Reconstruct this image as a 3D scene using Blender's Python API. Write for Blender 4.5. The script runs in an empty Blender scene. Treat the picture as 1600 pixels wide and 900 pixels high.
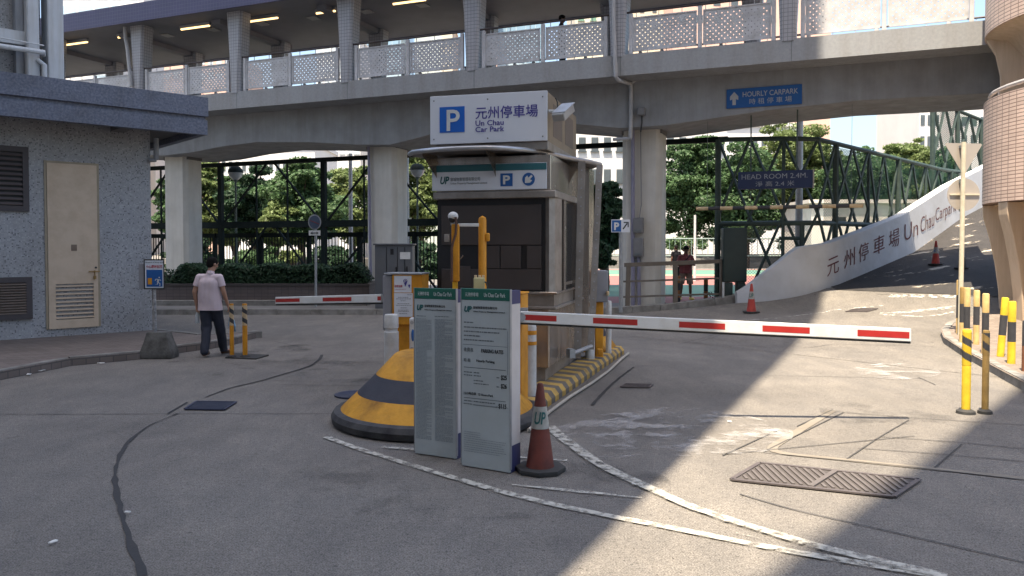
import bpy, bmesh, math, random
from mathutils import Vector, Matrix, noise
R = math.radians
random.seed(7)
S = bpy.context.scene
C = S.collection
# ------------------------------------------------------------------ camera
CAMH, PITCH, F, SHV = 1.83, R(1.6), 1230.0, 28.0
cd = bpy.data.cameras.new('camera'); cam = bpy.data.objects.new('camera', cd); C.objects.link(cam)
cam.location = (0, 0, CAMH); cam.rotation_euler = (R(90) - PITCH, 0, 0)
cd.sensor_width = 36; cd.lens = 36 * F / 1600; cd.shift_y = -SHV / 1600
cd.clip_start = 0.05; cd.clip_end = 3000
S.camera = cam
# ------------------------------------------------------------------ light
SUN_D = Vector((0.15, 0.31, -1.0)).normalized()          # the way the light travels
SUN_EL = math.asin(-SUN_D.z)
sun_to = -SUN_D
wd = bpy.data.worlds.new('World'); S.world = wd; wd.use_nodes = True
nt = wd.node_tree; nt.nodes.clear()
wo = nt.nodes.new('ShaderNodeOutputWorld'); bg = nt.nodes.new('ShaderNodeBackground')
sky = nt.nodes.new('ShaderNodeTexSky'); sky.sky_type = 'NISHITA'; sky.sun_disc = False
sky.sun_elevation = SUN_EL; sky.sun_rotation = math.atan2(sun_to.x, sun_to.y)
sky.air_density = 1.2; sky.dust_density = 3.5; sky.ozone_density = 1.4
bg.inputs['Strength'].default_value = 0.122
nt.links.new(sky.outputs[0], bg.inputs[0]); nt.links.new(bg.outputs[0], wo.inputs[0])
sd = bpy.data.lights.new('sun', 'SUN'); sun = bpy.data.objects.new('sun', sd); C.objects.link(sun)
sd.energy = 5.0; sd.angle = R(0.2); sd.color = (1.0, 0.87, 0.68)
sun.rotation_euler = SUN_D.to_track_quat('-Z', 'Y').to_euler(); sun.location = (0, -20, 60)
S.view_settings.view_transform = 'Standard'; S.view_settings.look = 'None'
S.view_settings.exposure = 1.5; S.view_settings.gamma = 1; S.view_settings.use_curve_mapping = False
S.cycles.max_bounces = 6; S.cycles.diffuse_bounces = 4; S.cycles.glossy_bounces = 3
S.cycles.transparent_max_bounces = 12; S.cycles.transmission_bounces = 4
S.cycles.use_denoising = True; S.cycles.sample_clamp_indirect = 6
# ------------------------------------------------------------------ pixel -> place
def ray(u, v):
    xc = (u - 800) / F; yc = -(v - (450 - SHV)) / F
    return Vector((xc, math.cos(PITCH) + yc * math.sin(PITCH), -math.sin(PITCH) + yc * math.cos(PITCH)))
CAMP = Vector((0, 0, CAMH))
def P(u, v, Y):
    d = ray(u, v); return CAMP + d * (Y / d.y)
QZ = [(12.5, 0), (13.5, .01), (15.5, .06), (17, .13), (18.4, .24), (18.8, .33), (19.26, .47), (20.06, .72), (22.1, 1.13), (24.9, 1.70), (28.1, 2.80), (60, 11.0)]
def sstep(a, b, x):
    t = max(0, min(1, (x - a) / (b - a))); return t * t * (3 - 2 * t)
def H(X, Y):
    q = .76 * X + .65 * Y
    if q <= QZ[0][0]: z = 0
    else:
        z = QZ[-1][1]
        for (a, za), (b, zb) in zip(QZ, QZ[1:]):
            if q <= b: z = za + (zb - za) * (q - a) / (b - a); break
    return z * sstep(-1, 2.6, X)
def G(u, v, dz=0.0):
    d = ray(u, v); t = 1.0; step = .02
    p = CAMP.copy()
    t = 2.0
    while t < 300:
        p = CAMP + d * t
        if p.z <= H(p.x, p.y) + dz: break
        t += .05 if t < 40 else .5
    lo, hi = t - .5, t
    for _ in range(24):
        m = (lo + hi) / 2; p = CAMP + d * m
        if p.z <= H(p.x, p.y) + dz: hi = m
        else: lo = m
    return CAMP + d * hi
def F0(u, v, z=0.0):                                     # on the flat plane z
    d = ray(u, v); return CAMP + d * ((z - CAMH) / d.z)
# ------------------------------------------------------------------ materials
MATS = {}
def pm(name, c1, c2=None, scale=5, rough=.7, metal=0., bump=.0, bscale=60, dirt=0., dscale=.8, streak=False, spec=.4, detail=6, island=0., coord='Object'):
    if name in MATS: return MATS[name]
    m = bpy.data.materials.new(name); m.use_nodes = True; n = m.node_tree.nodes; L = m.node_tree.links
    b = n['Principled BSDF']; tc = n.new('ShaderNodeTexCoord')
    b.inputs['Roughness'].default_value = rough; b.inputs['Metallic'].default_value = metal
    b.inputs['Specular IOR Level'].default_value = spec
    c2 = c2 or tuple(x * .8 for x in c1)
    no = n.new('ShaderNodeTexNoise'); no.inputs['Scale'].default_value = scale; no.inputs['Detail'].default_value = detail; no.inputs['Roughness'].default_value = .6
    L.new(tc.outputs[coord], no.inputs['Vector'])
    rp = n.new('ShaderNodeValToRGB'); rp.color_ramp.elements[0].position = .32; rp.color_ramp.elements[1].position = .68
    rp.color_ramp.elements[0].color = (*c1, 1); rp.color_ramp.elements[1].color = (*c2, 1)
    L.new(no.outputs['Fac'], rp.inputs[0]); out = rp.outputs[0]
    if island:
        ge = n.new('ShaderNodeNewGeometry'); hs = n.new('ShaderNodeHueSaturation'); mp = n.new('ShaderNodeMapRange')
        mp.inputs['To Min'].default_value = 1 - island; mp.inputs['To Max'].default_value = 1 + island
        L.new(ge.outputs['Random Per Island'], mp.inputs['Value']); L.new(mp.outputs[0], hs.inputs['Value']); L.new(out, hs.inputs['Color']); out = hs.outputs[0]
    if dirt:
        mpg = n.new('ShaderNodeMapping'); L.new(tc.outputs[coord], mpg.inputs[0])
        if streak: mpg.inputs['Scale'].default_value = (6, 6, .5)
        nd = n.new('ShaderNodeTexNoise'); nd.inputs['Scale'].default_value = dscale; nd.inputs['Detail'].default_value = 8; nd.inputs['Roughness'].default_value = .65
        L.new(mpg.outputs[0], nd.inputs['Vector'])
        r2 = n.new('ShaderNodeValToRGB'); r2.color_ramp.elements[0].position = .42; r2.color_ramp.elements[1].position = .72
        k = 1 - dirt; r2.color_ramp.elements[0].color = (1, 1, 1, 1); r2.color_ramp.elements[1].color = (k, k * .97, k * .92, 1)
        mx = n.new('ShaderNodeMix'); mx.data_type = 'RGBA'; mx.blend_type = 'MULTIPLY'; mx.inputs['Factor'].default_value = 1
        L.new(nd.outputs['Fac'], r2.inputs[0]); L.new(out, mx.inputs['A']); L.new(r2.outputs[0], mx.inputs['B']); out = mx.outputs['Result']
    L.new(out, b.inputs['Base Color'])
    if bump:
        nb = n.new('ShaderNodeTexNoise'); nb.inputs['Scale'].default_value = bscale; nb.inputs['Detail'].default_value = 4
        L.new(tc.outputs[coord], nb.inputs['Vector'])
        bp = n.new('ShaderNodeBump'); bp.inputs['Strength'].default_value = bump; bp.inputs['Distance'].default_value = .01
        L.new(nb.outputs['Fac'], bp.inputs['Height']); L.new(bp.outputs[0], b.inputs['Normal'])
        mr = n.new('ShaderNodeMapRange'); mr.inputs['To Min'].default_value = max(.05, rough - .12); mr.inputs['To Max'].default_value = min(1, rough + .12)
        L.new(no.outputs['Fac'], mr.inputs[0]); L.new(mr.outputs[0], b.inputs['Roughness'])
    MATS[name] = m; m['bsdf'] = 1
    return m
def tile_mat(name, tile, grout, bw, bh, uv=True, var=.08, rough=.35, mortar=.06, offset=0.0):
    if name in MATS: return MATS[name]
    m = pm(name, tile, tuple(x * .85 for x in tile), scale=1.2, rough=rough); n = m.node_tree.nodes; L = m.node_tree.links
    b = n['Principled BSDF']; src = b.inputs['Base Color'].links[0].from_socket
    tc = n.new('ShaderNodeTexCoord'); br = n.new('ShaderNodeTexBrick'); br.offset = offset; br.squash = 1
    br.inputs['Scale'].default_value = 1; br.inputs['Brick Width'].default_value = bw; br.inputs['Row Height'].default_value = bh
    br.inputs['Mortar Size'].default_value = mortar * bh; br.inputs['Mortar Smooth'].default_value = .2; br.inputs['Bias'].default_value = 0
    br.inputs['Color1'].default_value = (1 - var, 1 - var, 1 - var, 1); br.inputs['Color2'].default_value = (1, 1, 1, 1)
    br.inputs['Mortar'].default_value = (grout[0] / tile[0], grout[1] / tile[1], grout[2] / tile[2], 1)
    L.new(tc.outputs['UV'], br.inputs['Vector'])
    mx = n.new('ShaderNodeMix'); mx.data_type = 'RGBA'; mx.blend_type = 'MULTIPLY'; mx.inputs['Factor'].default_value = 1
    L.new(src, mx.inputs['A']); L.new(br.outputs['Color'], mx.inputs['B']); L.new(mx.outputs['Result'], b.inputs['Base Color'])
    bp = n.new('ShaderNodeBump'); bp.inputs['Strength'].default_value = .3; bp.inputs['Distance'].default_value = .004; bp.invert = True
    L.new(br.outputs['Fac'], bp.inputs['Height']); L.new(bp.outputs[0], b.inputs['Normal'])
    return m
def emis(name, col, st):
    m = bpy.data.materials.new(name); m.use_nodes = True; b = m.node_tree.nodes['Principled BSDF']
    b.inputs['Base Color'].default_value = (*col, 1); b.inputs['Emission Color'].default_value = (*col, 1); b.inputs['Emission Strength'].default_value = st
    MATS[name] = m; return m
def worn(m, scale=8, lo=.42, hi=.55, stretch=None):      # a painted or sprinkled layer that is missing in places
    n = m.node_tree.nodes; L = m.node_tree.links; b = n['Principled BSDF']; o = n['Material Output']
    tc = n.new('ShaderNodeTexCoord'); mp = n.new('ShaderNodeMapping'); no = n.new('ShaderNodeTexNoise'); no.inputs['Scale'].default_value = scale; no.inputs['Detail'].default_value = 9; no.inputs['Roughness'].default_value = .7
    if stretch: mp.inputs['Scale'].default_value = stretch
    L.new(tc.outputs['Object'], mp.inputs[0]); L.new(mp.outputs[0], no.inputs['Vector'])
    rp = n.new('ShaderNodeValToRGB'); rp.color_ramp.elements[0].position = lo; rp.color_ramp.elements[1].position = hi
    L.new(no.outputs['Fac'], rp.inputs[0])
    tr = n.new('ShaderNodeBsdfTransparent'); mx = n.new('ShaderNodeMixShader')
    L.new(rp.outputs[0], mx.inputs[0]); L.new(tr.outputs[0], mx.inputs[1]); L.new(b.outputs[0], mx.inputs[2]); L.new(mx.outputs[0], o.inputs[0])
    return m
# ------------------------------------------------------------------ objects
W = {}
def thing(name, label, cat, loc=(0, 0, 0), rz=0, group=None):
    o = bpy.data.objects.new(name, None); C.objects.link(o); o.empty_display_size = .2
    o.location = loc; o.rotation_euler = (0, 0, rz); o['label'] = label; o['category'] = cat
    if group: o['group'] = group
    W[o.name] = Matrix.Translation(Vector(loc)) @ Matrix.Rotation(rz, 4, 'Z')
    return o
def tag(o, label, cat, group=None):
    o['label'] = label; o['category'] = cat
    if group: o['group'] = group
    return o
def rehome(o, loc):                                      # move a one-mesh thing's origin to its base
    loc = Vector(loc); o.data.transform(Matrix.Translation(-loc)); o.location = loc; W[o.name] = Matrix.Translation(loc); return o
def obj(name, bm, mats, parent=None, local=False, smooth=False, label=None, kind=None):
    me = bpy.data.meshes.new(name)
    if isinstance(bm, bpy.types.Mesh): me = bm
    else: bm.to_mesh(me); bm.free()
    for m in (mats if isinstance(mats, (list, tuple)) else [mats]): me.materials.append(m)
    o = bpy.data.objects.new(name, me); C.objects.link(o)
    w = Matrix.Identity(4)
    if parent:
        w = W[parent.name]
        if not local: me.transform(w.inverted())
        o.parent = parent
    W[o.name] = w
    if smooth:
        for p in me.polygons: p.use_smooth = True
        if smooth != 'all':
            try: me.set_sharp_from_angle(angle=R(40))
            except Exception: pass
    if label: o['label'] = label
    if kind: o['kind'] = kind
    return o
def dup(root, loc, rz=None, label=None):
    def rec(o, par):
        c = o.copy(); C.objects.link(c); W[c.name] = W[o.name]
        if par: c.parent = par
        for ch in list(o.children): rec(ch, c)
        return c
    c = rec(root, None); c.location = loc
    if rz is not None: c.rotation_euler = (0, 0, rz)
    if label: c['label'] = label
    return c
# ------------------------------------------------------------------ shapes
def nb(): return bmesh.new()
def fr(o=(0, 0, 0), rz=0): return Matrix.Translation(Vector(o)) @ Matrix.Rotation(rz, 4, 'Z')
def box(bm, x0, x1, y0, y1, z0, z1, M=None, mi=0):
    vs = [bm.verts.new(Vector((x, y, z)) if M is None else M @ Vector((x, y, z))) for z in (z0, z1) for y in (y0, y1) for x in (x0, x1)]
    fs = []
    for f in ((0, 2, 3, 1), (4, 5, 7, 6), (0, 1, 5, 4), (2, 6, 7, 3), (0, 4, 6, 2), (1, 3, 7, 5)):
        q = bm.faces.new([vs[i] for i in f]); q.material_index = mi; fs.append(q)
    return fs
def bev(bm, w=.01, seg=2):
    bmesh.ops.bevel(bm, geom=list(bm.edges), offset=w, segments=seg, affect='EDGES', profile=.6, clamp_overlap=True); return bm
def bbox(x0, x1, y0, y1, z0, z1, M=None, b=.01, seg=2):
    bm = nb(); box(bm, x0, x1, y0, y1, z0, z1, M); return bev(bm, b, seg)
def beam(bm, a, b, w, h, up=(0, 0, 1), mi=0):
    a = Vector(a); b = Vector(b); d = (b - a); L = d.length; d.normalize(); up = Vector(up)
    if abs(d.dot(up)) > .98: up = Vector((0, 1, 0))
    s = d.cross(up).normalized(); u = s.cross(d)
    M = Matrix((( d.x, s.x, u.x, a.x), (d.y, s.y, u.y, a.y), (d.z, s.z, u.z, a.z), (0, 0, 0, 1)))
    return box(bm, 0, L, -w / 2, w / 2, -h / 2, h / 2, M, mi)
def tube(bm, pts, r, n=10, cap=True, mi=0):
    pts = [Vector(p) for p in pts]; rs = r if isinstance(r, (list, tuple)) else [r] * len(pts)
    rings = []; pu = None
    for i, p in enumerate(pts):
        d = (pts[min(i + 1, len(pts) - 1)] - pts[max(i - 1, 0)]).normalized()
        if pu is None: pu = Vector((0, 0, 1)) if abs(d.z) < .9 else Vector((1, 0, 0))
        s = d.cross(pu).normalized(); pu = s.cross(d).normalized()
        rings.append([bm.verts.new(p + (s * math.cos(2 * math.pi * k / n) + pu * math.sin(2 * math.pi * k / n)) * rs[i]) for k in range(n)])
    for a, b in zip(rings, rings[1:]):
        for k in range(n): f = bm.faces.new((a[k], a[(k + 1) % n], b[(k + 1) % n], b[k])); f.material_index = mi
    if cap:
        bm.faces.new(list(reversed(rings[0]))).material_index = mi; bm.faces.new(rings[-1]).material_index = mi
    return rings
def lathe(bm, prof, n=24, o=(0, 0, 0), a0=0, a1=2 * math.pi, mis=None, cap=True, uvr=1.0, sx=1, sy=1):
    uvl = bm.loops.layers.uv.verify(); full = abs(a1 - a0 - 2 * math.pi) < 1e-6; o = Vector(o); cnt = n if full else n + 1
    rings = [[bm.verts.new(o + Vector((r * math.cos(a0 + (a1 - a0) * k / n) * sx, r * math.sin(a0 + (a1 - a0) * k / n) * sy, z))) for k in range(cnt)] for r, z in prof]
    for i, (a, b) in enumerate(zip(rings, rings[1:])):
        for k in range(n):
            k2 = (k + 1) % cnt
            try: f = bm.faces.new((a[k], a[k2], b[k2], b[k]))
            except ValueError: continue
            if mis: f.material_index = mis[i]
            rr = max(prof[i][0], prof[i + 1][0]) * uvr
            for l, (kk, zz) in zip(f.loops, ((k, prof[i][1]), (k + 1, prof[i][1]), (k + 1, prof[i + 1][1]), (k, prof[i + 1][1]))):
                l[uvl].uv = ((a0 + (a1 - a0) * kk / n) * rr, zz)
    if cap and full:
        if prof[0][0] > 1e-4: bm.faces.new(list(reversed(rings[0]))).material_index = mis[0] if mis else 0
        if prof[-1][0] > 1e-4: bm.faces.new(rings[-1]).material_index = mis[-1] if mis else 0
    return rings
def prism(bm, poly, a, b, M=None, axis='z', mi=0):       # poly extruded from a to b along the axis
    def mk(p, t):
        v = Vector((p[0], p[1], t)) if axis == 'z' else (Vector((p[0], t, p[1])) if axis == 'y' else Vector((t, p[0], p[1])))
        return bm.verts.new(M @ v if M is not None else v)
    A = [mk(p, a) for p in poly]; B = [mk(p, b) for p in poly]; n = len(poly)
    fs = [bm.faces.new(A), bm.faces.new(list(reversed(B)))]
    for i in range(n): fs.append(bm.faces.new((A[i], B[i], B[(i + 1) % n], A[(i + 1) % n])))
    for f in fs: f.material_index = mi
    bmesh.ops.recalc_face_normals(bm, faces=fs)
    return fs
def boxuv(bm):                                           # metres-true uv by face direction
    uvl = bm.loops.layers.uv.verify(); bm.normal_update()
    for f in bm.faces:
        n = f.normal
        for l in f.loops:
            c = l.vert.co
            if abs(n.z) > .7: l[uvl].uv = (c.x, c.y)
            else:
                t = Vector((-n.y, n.x, 0)); t = t.normalized() if t.length > 1e-5 else Vector((1, 0, 0))
                l[uvl].uv = (c.dot(t), c.z)
    return bm
def frame_mat(o, xd, ud):                                # text / panel frame: x along xd, y along ud, z out
    xd = Vector(xd).normalized(); ud = Vector(ud); ud = (ud - xd * ud.dot(xd)).normalized(); nn = xd.cross(ud); o = Vector(o)
    return Matrix(((xd.x, ud.x, nn.x, o.x), (xd.y, ud.y, nn.y, o.y), (xd.z, ud.z, nn.z, o.z), (0, 0, 0, 1)))
DG = None
def text_mesh(s, bold=0., shear=0., depth=.001, res=3):
    cu = bpy.data.curves.new('t', 'FONT'); cu.body = s; cu.size = 1; cu.resolution_u = res; cu.extrude = depth; cu.offset = bold; cu.shear = shear
    t = bpy.data.objects.new('t', cu); C.objects.link(t); dg = bpy.context.evaluated_depsgraph_get(); dg.update()
    me = bpy.data.meshes.new_from_object(t.evaluated_get(dg)); bpy.data.objects.remove(t); bpy.data.curves.remove(cu)
    return me
def lettering(parent, s, M, h, w=None, mat=None, bold=0., shear=0., lift=.003, name='lettering', local=False, shearmap=None):
    me = text_mesh(s, bold, shear)
    if not me.vertices: return None
    xs = [v.co.x for v in me.vertices]; ys = [v.co.y for v in me.vertices]
    x0, x1, y0, y1 = min(xs), max(xs), min(ys), max(ys); sy = h / (y1 - y0); sx = sy if w is None else w / (x1 - x0)
    T = Matrix.Translation((0, 0, lift)) @ Matrix.Diagonal((sx, sy, 1, 1)) @ Matrix.Translation((-x0, -y0, 0))
    me.transform(T)
    if shearmap:
        for v in me.vertices: v.co = shearmap(v.co)
    me.transform(M)
    return obj(name, me, mat, parent, local=local)
def sheet(pts, name, mat, z=0.0, kind='structure', fn=H, sub=True):
    bm = nb(); vs = [bm.verts.new((p[0], p[1], 0)) for p in pts]; f = bm.faces.new(vs)
    if f.normal.z < 0: f.normal_flip()
    f.normal_update()
    if f.normal.z < 0: f.normal_flip()
    if sub:
        xs = [p[0] for p in pts]; ys = [p[1] for p in pts]
        for ax, lo, hi in ((0, min(xs), max(xs)), (1, min(ys), max(ys))):
            k = lo + .5
            while k < hi:
                no = Vector((1, 0, 0)) if ax == 0 else Vector((0, 1, 0)); bmesh.ops.bisect_plane(bm, geom=bm.verts[:] + bm.edges[:] + bm.faces[:], plane_co=no * k, plane_no=no); k += .5
    for v in bm.verts: v.co.z = (fn(v.co.x, v.co.y) if fn else 0) + z
    return obj(name, bm, mat, kind=kind)
def strip(px, w, name, mat, z=.008, jag=0., taper=None, conv=None, kind='structure'):
    pts = [conv(*p) if conv else G(*p) for p in px]
    fine = [pts[0]]
    for a, b in zip(pts, pts[1:]):
        n = max(1, int((b - a).length / .12)); fine += [a.lerp(b, (i + 1) / n) for i in range(n)]
    if len(pts) > 2:                                     # round the corners a little
        for _ in range(4): fine = [fine[0]] + [(fine[i - 1] + fine[i] * 2 + fine[i + 1]) / 4 for i in range(1, len(fine) - 1)] + [fine[-1]]
    bm = nb(); prev = None; N = len(fine)
    for i, p in enumerate(fine):
        d = fine[min(i + 1, N - 1)] - fine[max(i - 1, 0)]; s = Vector((d.y, -d.x, 0)).normalized()
        t = i / max(1, N - 1); ww = w if not isinstance(w, tuple) else w[0] + (w[1] - w[0]) * t
        if taper: ww *= max(.15, min(1, t / taper, (1 - t) / taper))
        a = p + s * (ww / 2 + random.uniform(-jag, jag)); b = p - s * (ww / 2 + random.uniform(-jag, jag))
        a.z = H(a.x, a.y) + z; b.z = H(b.x, b.y) + z
        cur = (bm.verts.new(a), bm.verts.new(b))
        if prev: bm.faces.new((prev[0], prev[1], cur[1], cur[0]))
        prev = cur
    bmesh.ops.recalc_face_normals(bm, faces=bm.faces[:])
    bm.normal_update(); bm.faces.ensure_lookup_table()
    if bm.faces[0].normal.z < 0: bmesh.ops.reverse_faces(bm, faces=bm.faces[:])
    return obj(name, bm, mat, kind=kind)
# blobs melted into one skin (bodies, clothes)
def capsule(bm, a, b, r0, r1, n=12, sq=1.0, side=None):
    a = Vector(a); b = Vector(b); d = (b - a); L = d.length
    if L < 1e-6: d = Vector((0, 0, 1))
    d = d.normalized(); u = Vector(side) if side else (Vector((0, 1, 0)) if abs(d.y) < .9 else Vector((1, 0, 0)))
    s = d.cross(u).normalized(); u = s.cross(d)
    prof = []
    for k in range(6): t = math.pi / 2 * (1 - k / 5); prof.append((-math.sin(t) * r0, math.cos(t) * r0))
    for k in range(6): t = math.pi / 2 * k / 5; prof.append((L + math.sin(t) * r1, math.cos(t) * r1))
    rings = []
    for x, r in prof:
        rings.append([bm.verts.new(a + d * x + (s * math.cos(2 * math.pi * k / n) + u * math.sin(2 * math.pi * k / n) * sq) * max(r, 1e-4)) for k in range(n)])
    for p, q in zip(rings, rings[1:]):
        for k in range(n): bm.faces.new((p[k], p[(k + 1) % n], q[(k + 1) % n], q[k]))
    bm.faces.new(list(reversed(rings[0]))); bm.faces.new(rings[-1])
def ell(bm, c, r, rot=None):
    M = Matrix.Translation(Vector(c)) @ (rot or Matrix.Identity(4)) @ Matrix.Diagonal((*r, 1))
    bmesh.ops.create_uvsphere(bm, u_segments=16, v_segments=10, radius=1, matrix=M)
def melt(bm, voxel=.012, smooth=4, cuts=()):
    me = bpy.data.meshes.new('m'); bm.to_mesh(me); bm.free(); o = bpy.data.objects.new('m', me); C.objects.link(o)
    r = o.modifiers.new('r', 'REMESH'); r.mode = 'VOXEL'; r.voxel_size = voxel
    s = o.modifiers.new('s', 'SMOOTH'); s.iterations = smooth; s.factor = .5
    dg = bpy.context.evaluated_depsgraph_get(); dg.update(); m2 = bpy.data.meshes.new_from_object(o.evaluated_get(dg)); bpy.data.objects.remove(o)
    if cuts:
        b2 = nb(); b2.from_mesh(m2)
        for co, no in cuts:
            bmesh.ops.bisect_plane(b2, geom=b2.verts[:] + b2.edges[:] + b2.faces[:], plane_co=Vector(co), plane_no=Vector(no), clear_outer=True)
        b2.to_mesh(m2); b2.free()
    return m2
# ------------------------------------------------------------------ palette
concrete = pm('bridge_concrete', (.32, .328, .34), (.265, .27, .28), scale=2.5, rough=.88, bump=.25, bscale=40, dirt=.22, dscale=.35, streak=True)
pier_c = pm('pier_concrete', (.66, .63, .575), (.56, .535, .49), scale=1.6, rough=.88, bump=.25, bscale=45, dirt=.18, dscale=.4, streak=True)
fascia_c = pm('fascia_render', (.34, .35, .365), (.29, .298, .31), scale=14, rough=.85, bump=.5, bscale=120, dirt=.15, dscale=.5, streak=True)
kerb_c = pm('kerb_concrete', (.27, .26, .24), (.19, .18, .165), scale=5, rough=.9, bump=.4, bscale=60, dirt=.45, dscale=3)
steel = pm('stainless_steel', (.50, .44, .385), (.37, .325, .285), scale=2.2, rough=.24, metal=.8, bump=.06, bscale=20, dirt=.3, dscale=2.2, streak=True)
steel_d = pm('dull_steel', (.33, .30, .27), (.26, .235, .215), scale=3, rough=.45, metal=.5, bump=.08, dirt=.25, dscale=3)
galv = pm('galvanised_steel', (.38, .39, .40), (.30, .31, .32), scale=9, rough=.5, metal=.5, bump=.05)
white = pm('white_paint', (.72, .71, .68), (.66, .65, .62), scale=6, rough=.55, bump=.05, dirt=.2, dscale=4)
orange = pm('orange_yellow_paint', (.68, .30, .02), (.60, .25, .015), scale=5, rough=.5, bump=.08, dirt=.35, dscale=4)
yellow = pm('yellow_paint', (.72, .42, .02), (.62, .34, .02), scale=8, rough=.55, bump=.1, dirt=.3, dscale=5)
black = pm('black_paint', (.035, .036, .042), (.05, .05, .055), scale=7, rough=.6, bump=.1)
cream = pm('cream_paint', (.66, .50, .30), (.58, .43, .25), scale=8, rough=.6, bump=.1, dirt=.3, dscale=5)
navy = pm('navy_paint', (.03, .035, .11), (.04, .045, .13), scale=8, rough=.5)
red = pm('red_film', (.45, .03, .025), (.38, .025, .02), scale=10, rough=.45)
green_b = pm('sign_green', (.012, .12, .085), (.012, .10, .07), scale=4, rough=.4)
blue_s = pm('sign_blue', (.015, .10, .32), (.015, .09, .28), scale=3, rough=.45)
blue_p = pm('parking_blue', (.01, .12, .50), (.01, .11, .46), scale=3, rough=.45)
signw = pm('sign_white', (.66, .68, .72), (.62, .64, .69), scale=1.5, rough=.4)
boardw = pm('notice_board_face', (.42, .46, .47), (.39, .43, .44), scale=1.2, rough=.35, dirt=.1, dscale=1.5)
ink = pm('dark_ink', (.03, .035, .04), rough=.6); ink2 = pm('grey_ink', (.16, .18, .19), rough=.6); purple_ink = pm('purple_ink', (.06, .05, .30), rough=.5)
teal_ink = pm('teal_ink', (.01, .10, .10), rough=.5); letw = pm('white_lettering', (.66, .66, .64), rough=.5); redink = pm('red_ink', (.45, .03, .06), rough=.5)
letg = pm('worn_white_lettering', (.42, .43, .45), rough=.6)
dkgreen = pm('dark_shaded_green', (.009, .015, .015), (.013, .02, .019), scale=6, rough=.7, spec=.12)  # lattice green again; the shade on the truss is put into this darker colour
ltgreen = pm('green_lattice_paint', (.035, .06, .052), (.055, .08, .07), scale=5, rough=.55, bump=.1, dirt=.3, dscale=4)
rubber = pm('black_rubber', (.03, .03, .03), (.045, .043, .04), scale=9, rough=.75, bump=.1)
skin = pm('skin', (.42, .24, .16), (.38, .21, .14), scale=8, rough=.5); skin2 = pm('tanned_skin', (.16, .085, .055), rough=.5)
hair = pm('black_hair', (.007, .0065, .0065), (.012, .011, .01), scale=40, rough=.8, spec=.1, bump=.4, bscale=120)
leafm = {}
def leaf_mat(nm, a, b):
    m = pm(nm, a, b, scale=.5, rough=.55, island=.45, spec=.3); n = m.node_tree.nodes; L = m.node_tree.links; bs = n['Principled BSDF']
    tr = n.new('ShaderNodeBsdfTranslucent'); mx = n.new('ShaderNodeMixShader'); mx.inputs[0].default_value = .42
    src = bs.inputs['Base Color'].links[0].from_socket; L.new(src, tr.inputs[0]); L.new(bs.outputs[0], mx.inputs[1]); L.new(tr.outputs[0], mx.inputs[2]); L.new(mx.outputs[0], n['Material Output'].inputs[0]); return m
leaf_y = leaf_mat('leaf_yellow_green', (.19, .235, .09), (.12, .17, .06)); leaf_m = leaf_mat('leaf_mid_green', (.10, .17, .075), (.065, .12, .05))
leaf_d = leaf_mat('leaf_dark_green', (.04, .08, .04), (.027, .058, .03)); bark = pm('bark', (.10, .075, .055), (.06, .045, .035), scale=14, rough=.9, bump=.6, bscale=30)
# ------------------------------------------------------------------ ground
def ground_mat(name, base, alt, warm=0):
    m = pm(name, base, alt, scale=.55, rough=.82, detail=9, coord='Object'); n = m.node_tree.nodes; L = m.node_tree.links; b = n['Principled BSDF']
    src = b.inputs['Base Color'].links[0].from_socket; tc = n.new('ShaderNodeTexCoord')
    def nz(sc, det, lo, hi, ca, cb, stretch=None, rough=.65):
        nonlocal src
        mp = n.new('ShaderNodeMapping'); L.new(tc.outputs['Object'], mp.inputs[0])
        if stretch: mp.inputs['Scale'].default_value = stretch; mp.inputs['Rotation'].default_value = (0, 0, R(-20))
        no = n.new('ShaderNodeTexNoise'); no.inputs['Scale'].default_value = sc; no.inputs['Detail'].default_value = det; no.inputs['Roughness'].default_value = rough
        L.new(mp.outputs[0], no.inputs[0]); rp = n.new('ShaderNodeValToRGB'); rp.color_ramp.elements[0].position = lo; rp.color_ramp.elements[1].position = hi
        rp.color_ramp.elements[0].color = (*ca, 1); rp.color_ramp.elements[1].color = (*cb, 1); L.new(no.outputs['Fac'], rp.inputs[0])
        mx = n.new('ShaderNodeMix'); mx.data_type = 'RGBA'; mx.blend_type = 'MULTIPLY'; mx.inputs['Factor'].default_value = 1
        L.new(src, mx.inputs['A']); L.new(rp.outputs[0], mx.inputs['B']); src = mx.outputs['Result']; return no
    nz(95, 2, .38, .62, (.60, .59, .58), (1.36, 1.36, 1.35)); nz(24, 8, .35, .7, (.82, .82, .82), (1.18, 1.18, 1.18)); nz(34, 2, .62, .70, (1, 1, 1), (.42, .41, .40)); nz(3.2, 9, .35, .65, (.88, .88, .89), (1.08, 1.07, 1.06), (1, .6, 1))
    nz(1.1, 8, .38, .62, (.86, .86, .87), (1.06, 1.05, 1.04), (1, .35, 1)); nz(.35, 6, .46, .75, (1, 1, 1), (.80, .79, .78), (.5, 1, 1))
    nz(6, 10, .60, .70, (1, 1, 1), (1.22, 1.21, 1.18), (.4, 1.2, 1), .75); nz(2.6, 3, .70, .76, (1, 1, 1), (.66, .65, .64))
    L.new(src, b.inputs['Base Color'])
    nb1 = n.new('ShaderNodeTexNoise'); nb1.inputs['Scale'].default_value = 95; nb1.inputs['Detail'].default_value = 5; L.new(tc.outputs['Object'], nb1.inputs[0])
    bp = n.new('ShaderNodeBump'); bp.inputs['Strength'].default_value = 1; bp.inputs['Distance'].default_value = .014
    L.new(nb1.outputs['Fac'], bp.inputs['Height']); L.new(bp.outputs[0], b.inputs['Normal']); return m
road = ground_mat('road_concrete', (.205, .190, .170), (.182, .169, .152))
asph = ground_mat('ramp_asphalt', (.040, .037, .036), (.052, .048, .046))
bm = nb()
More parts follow.
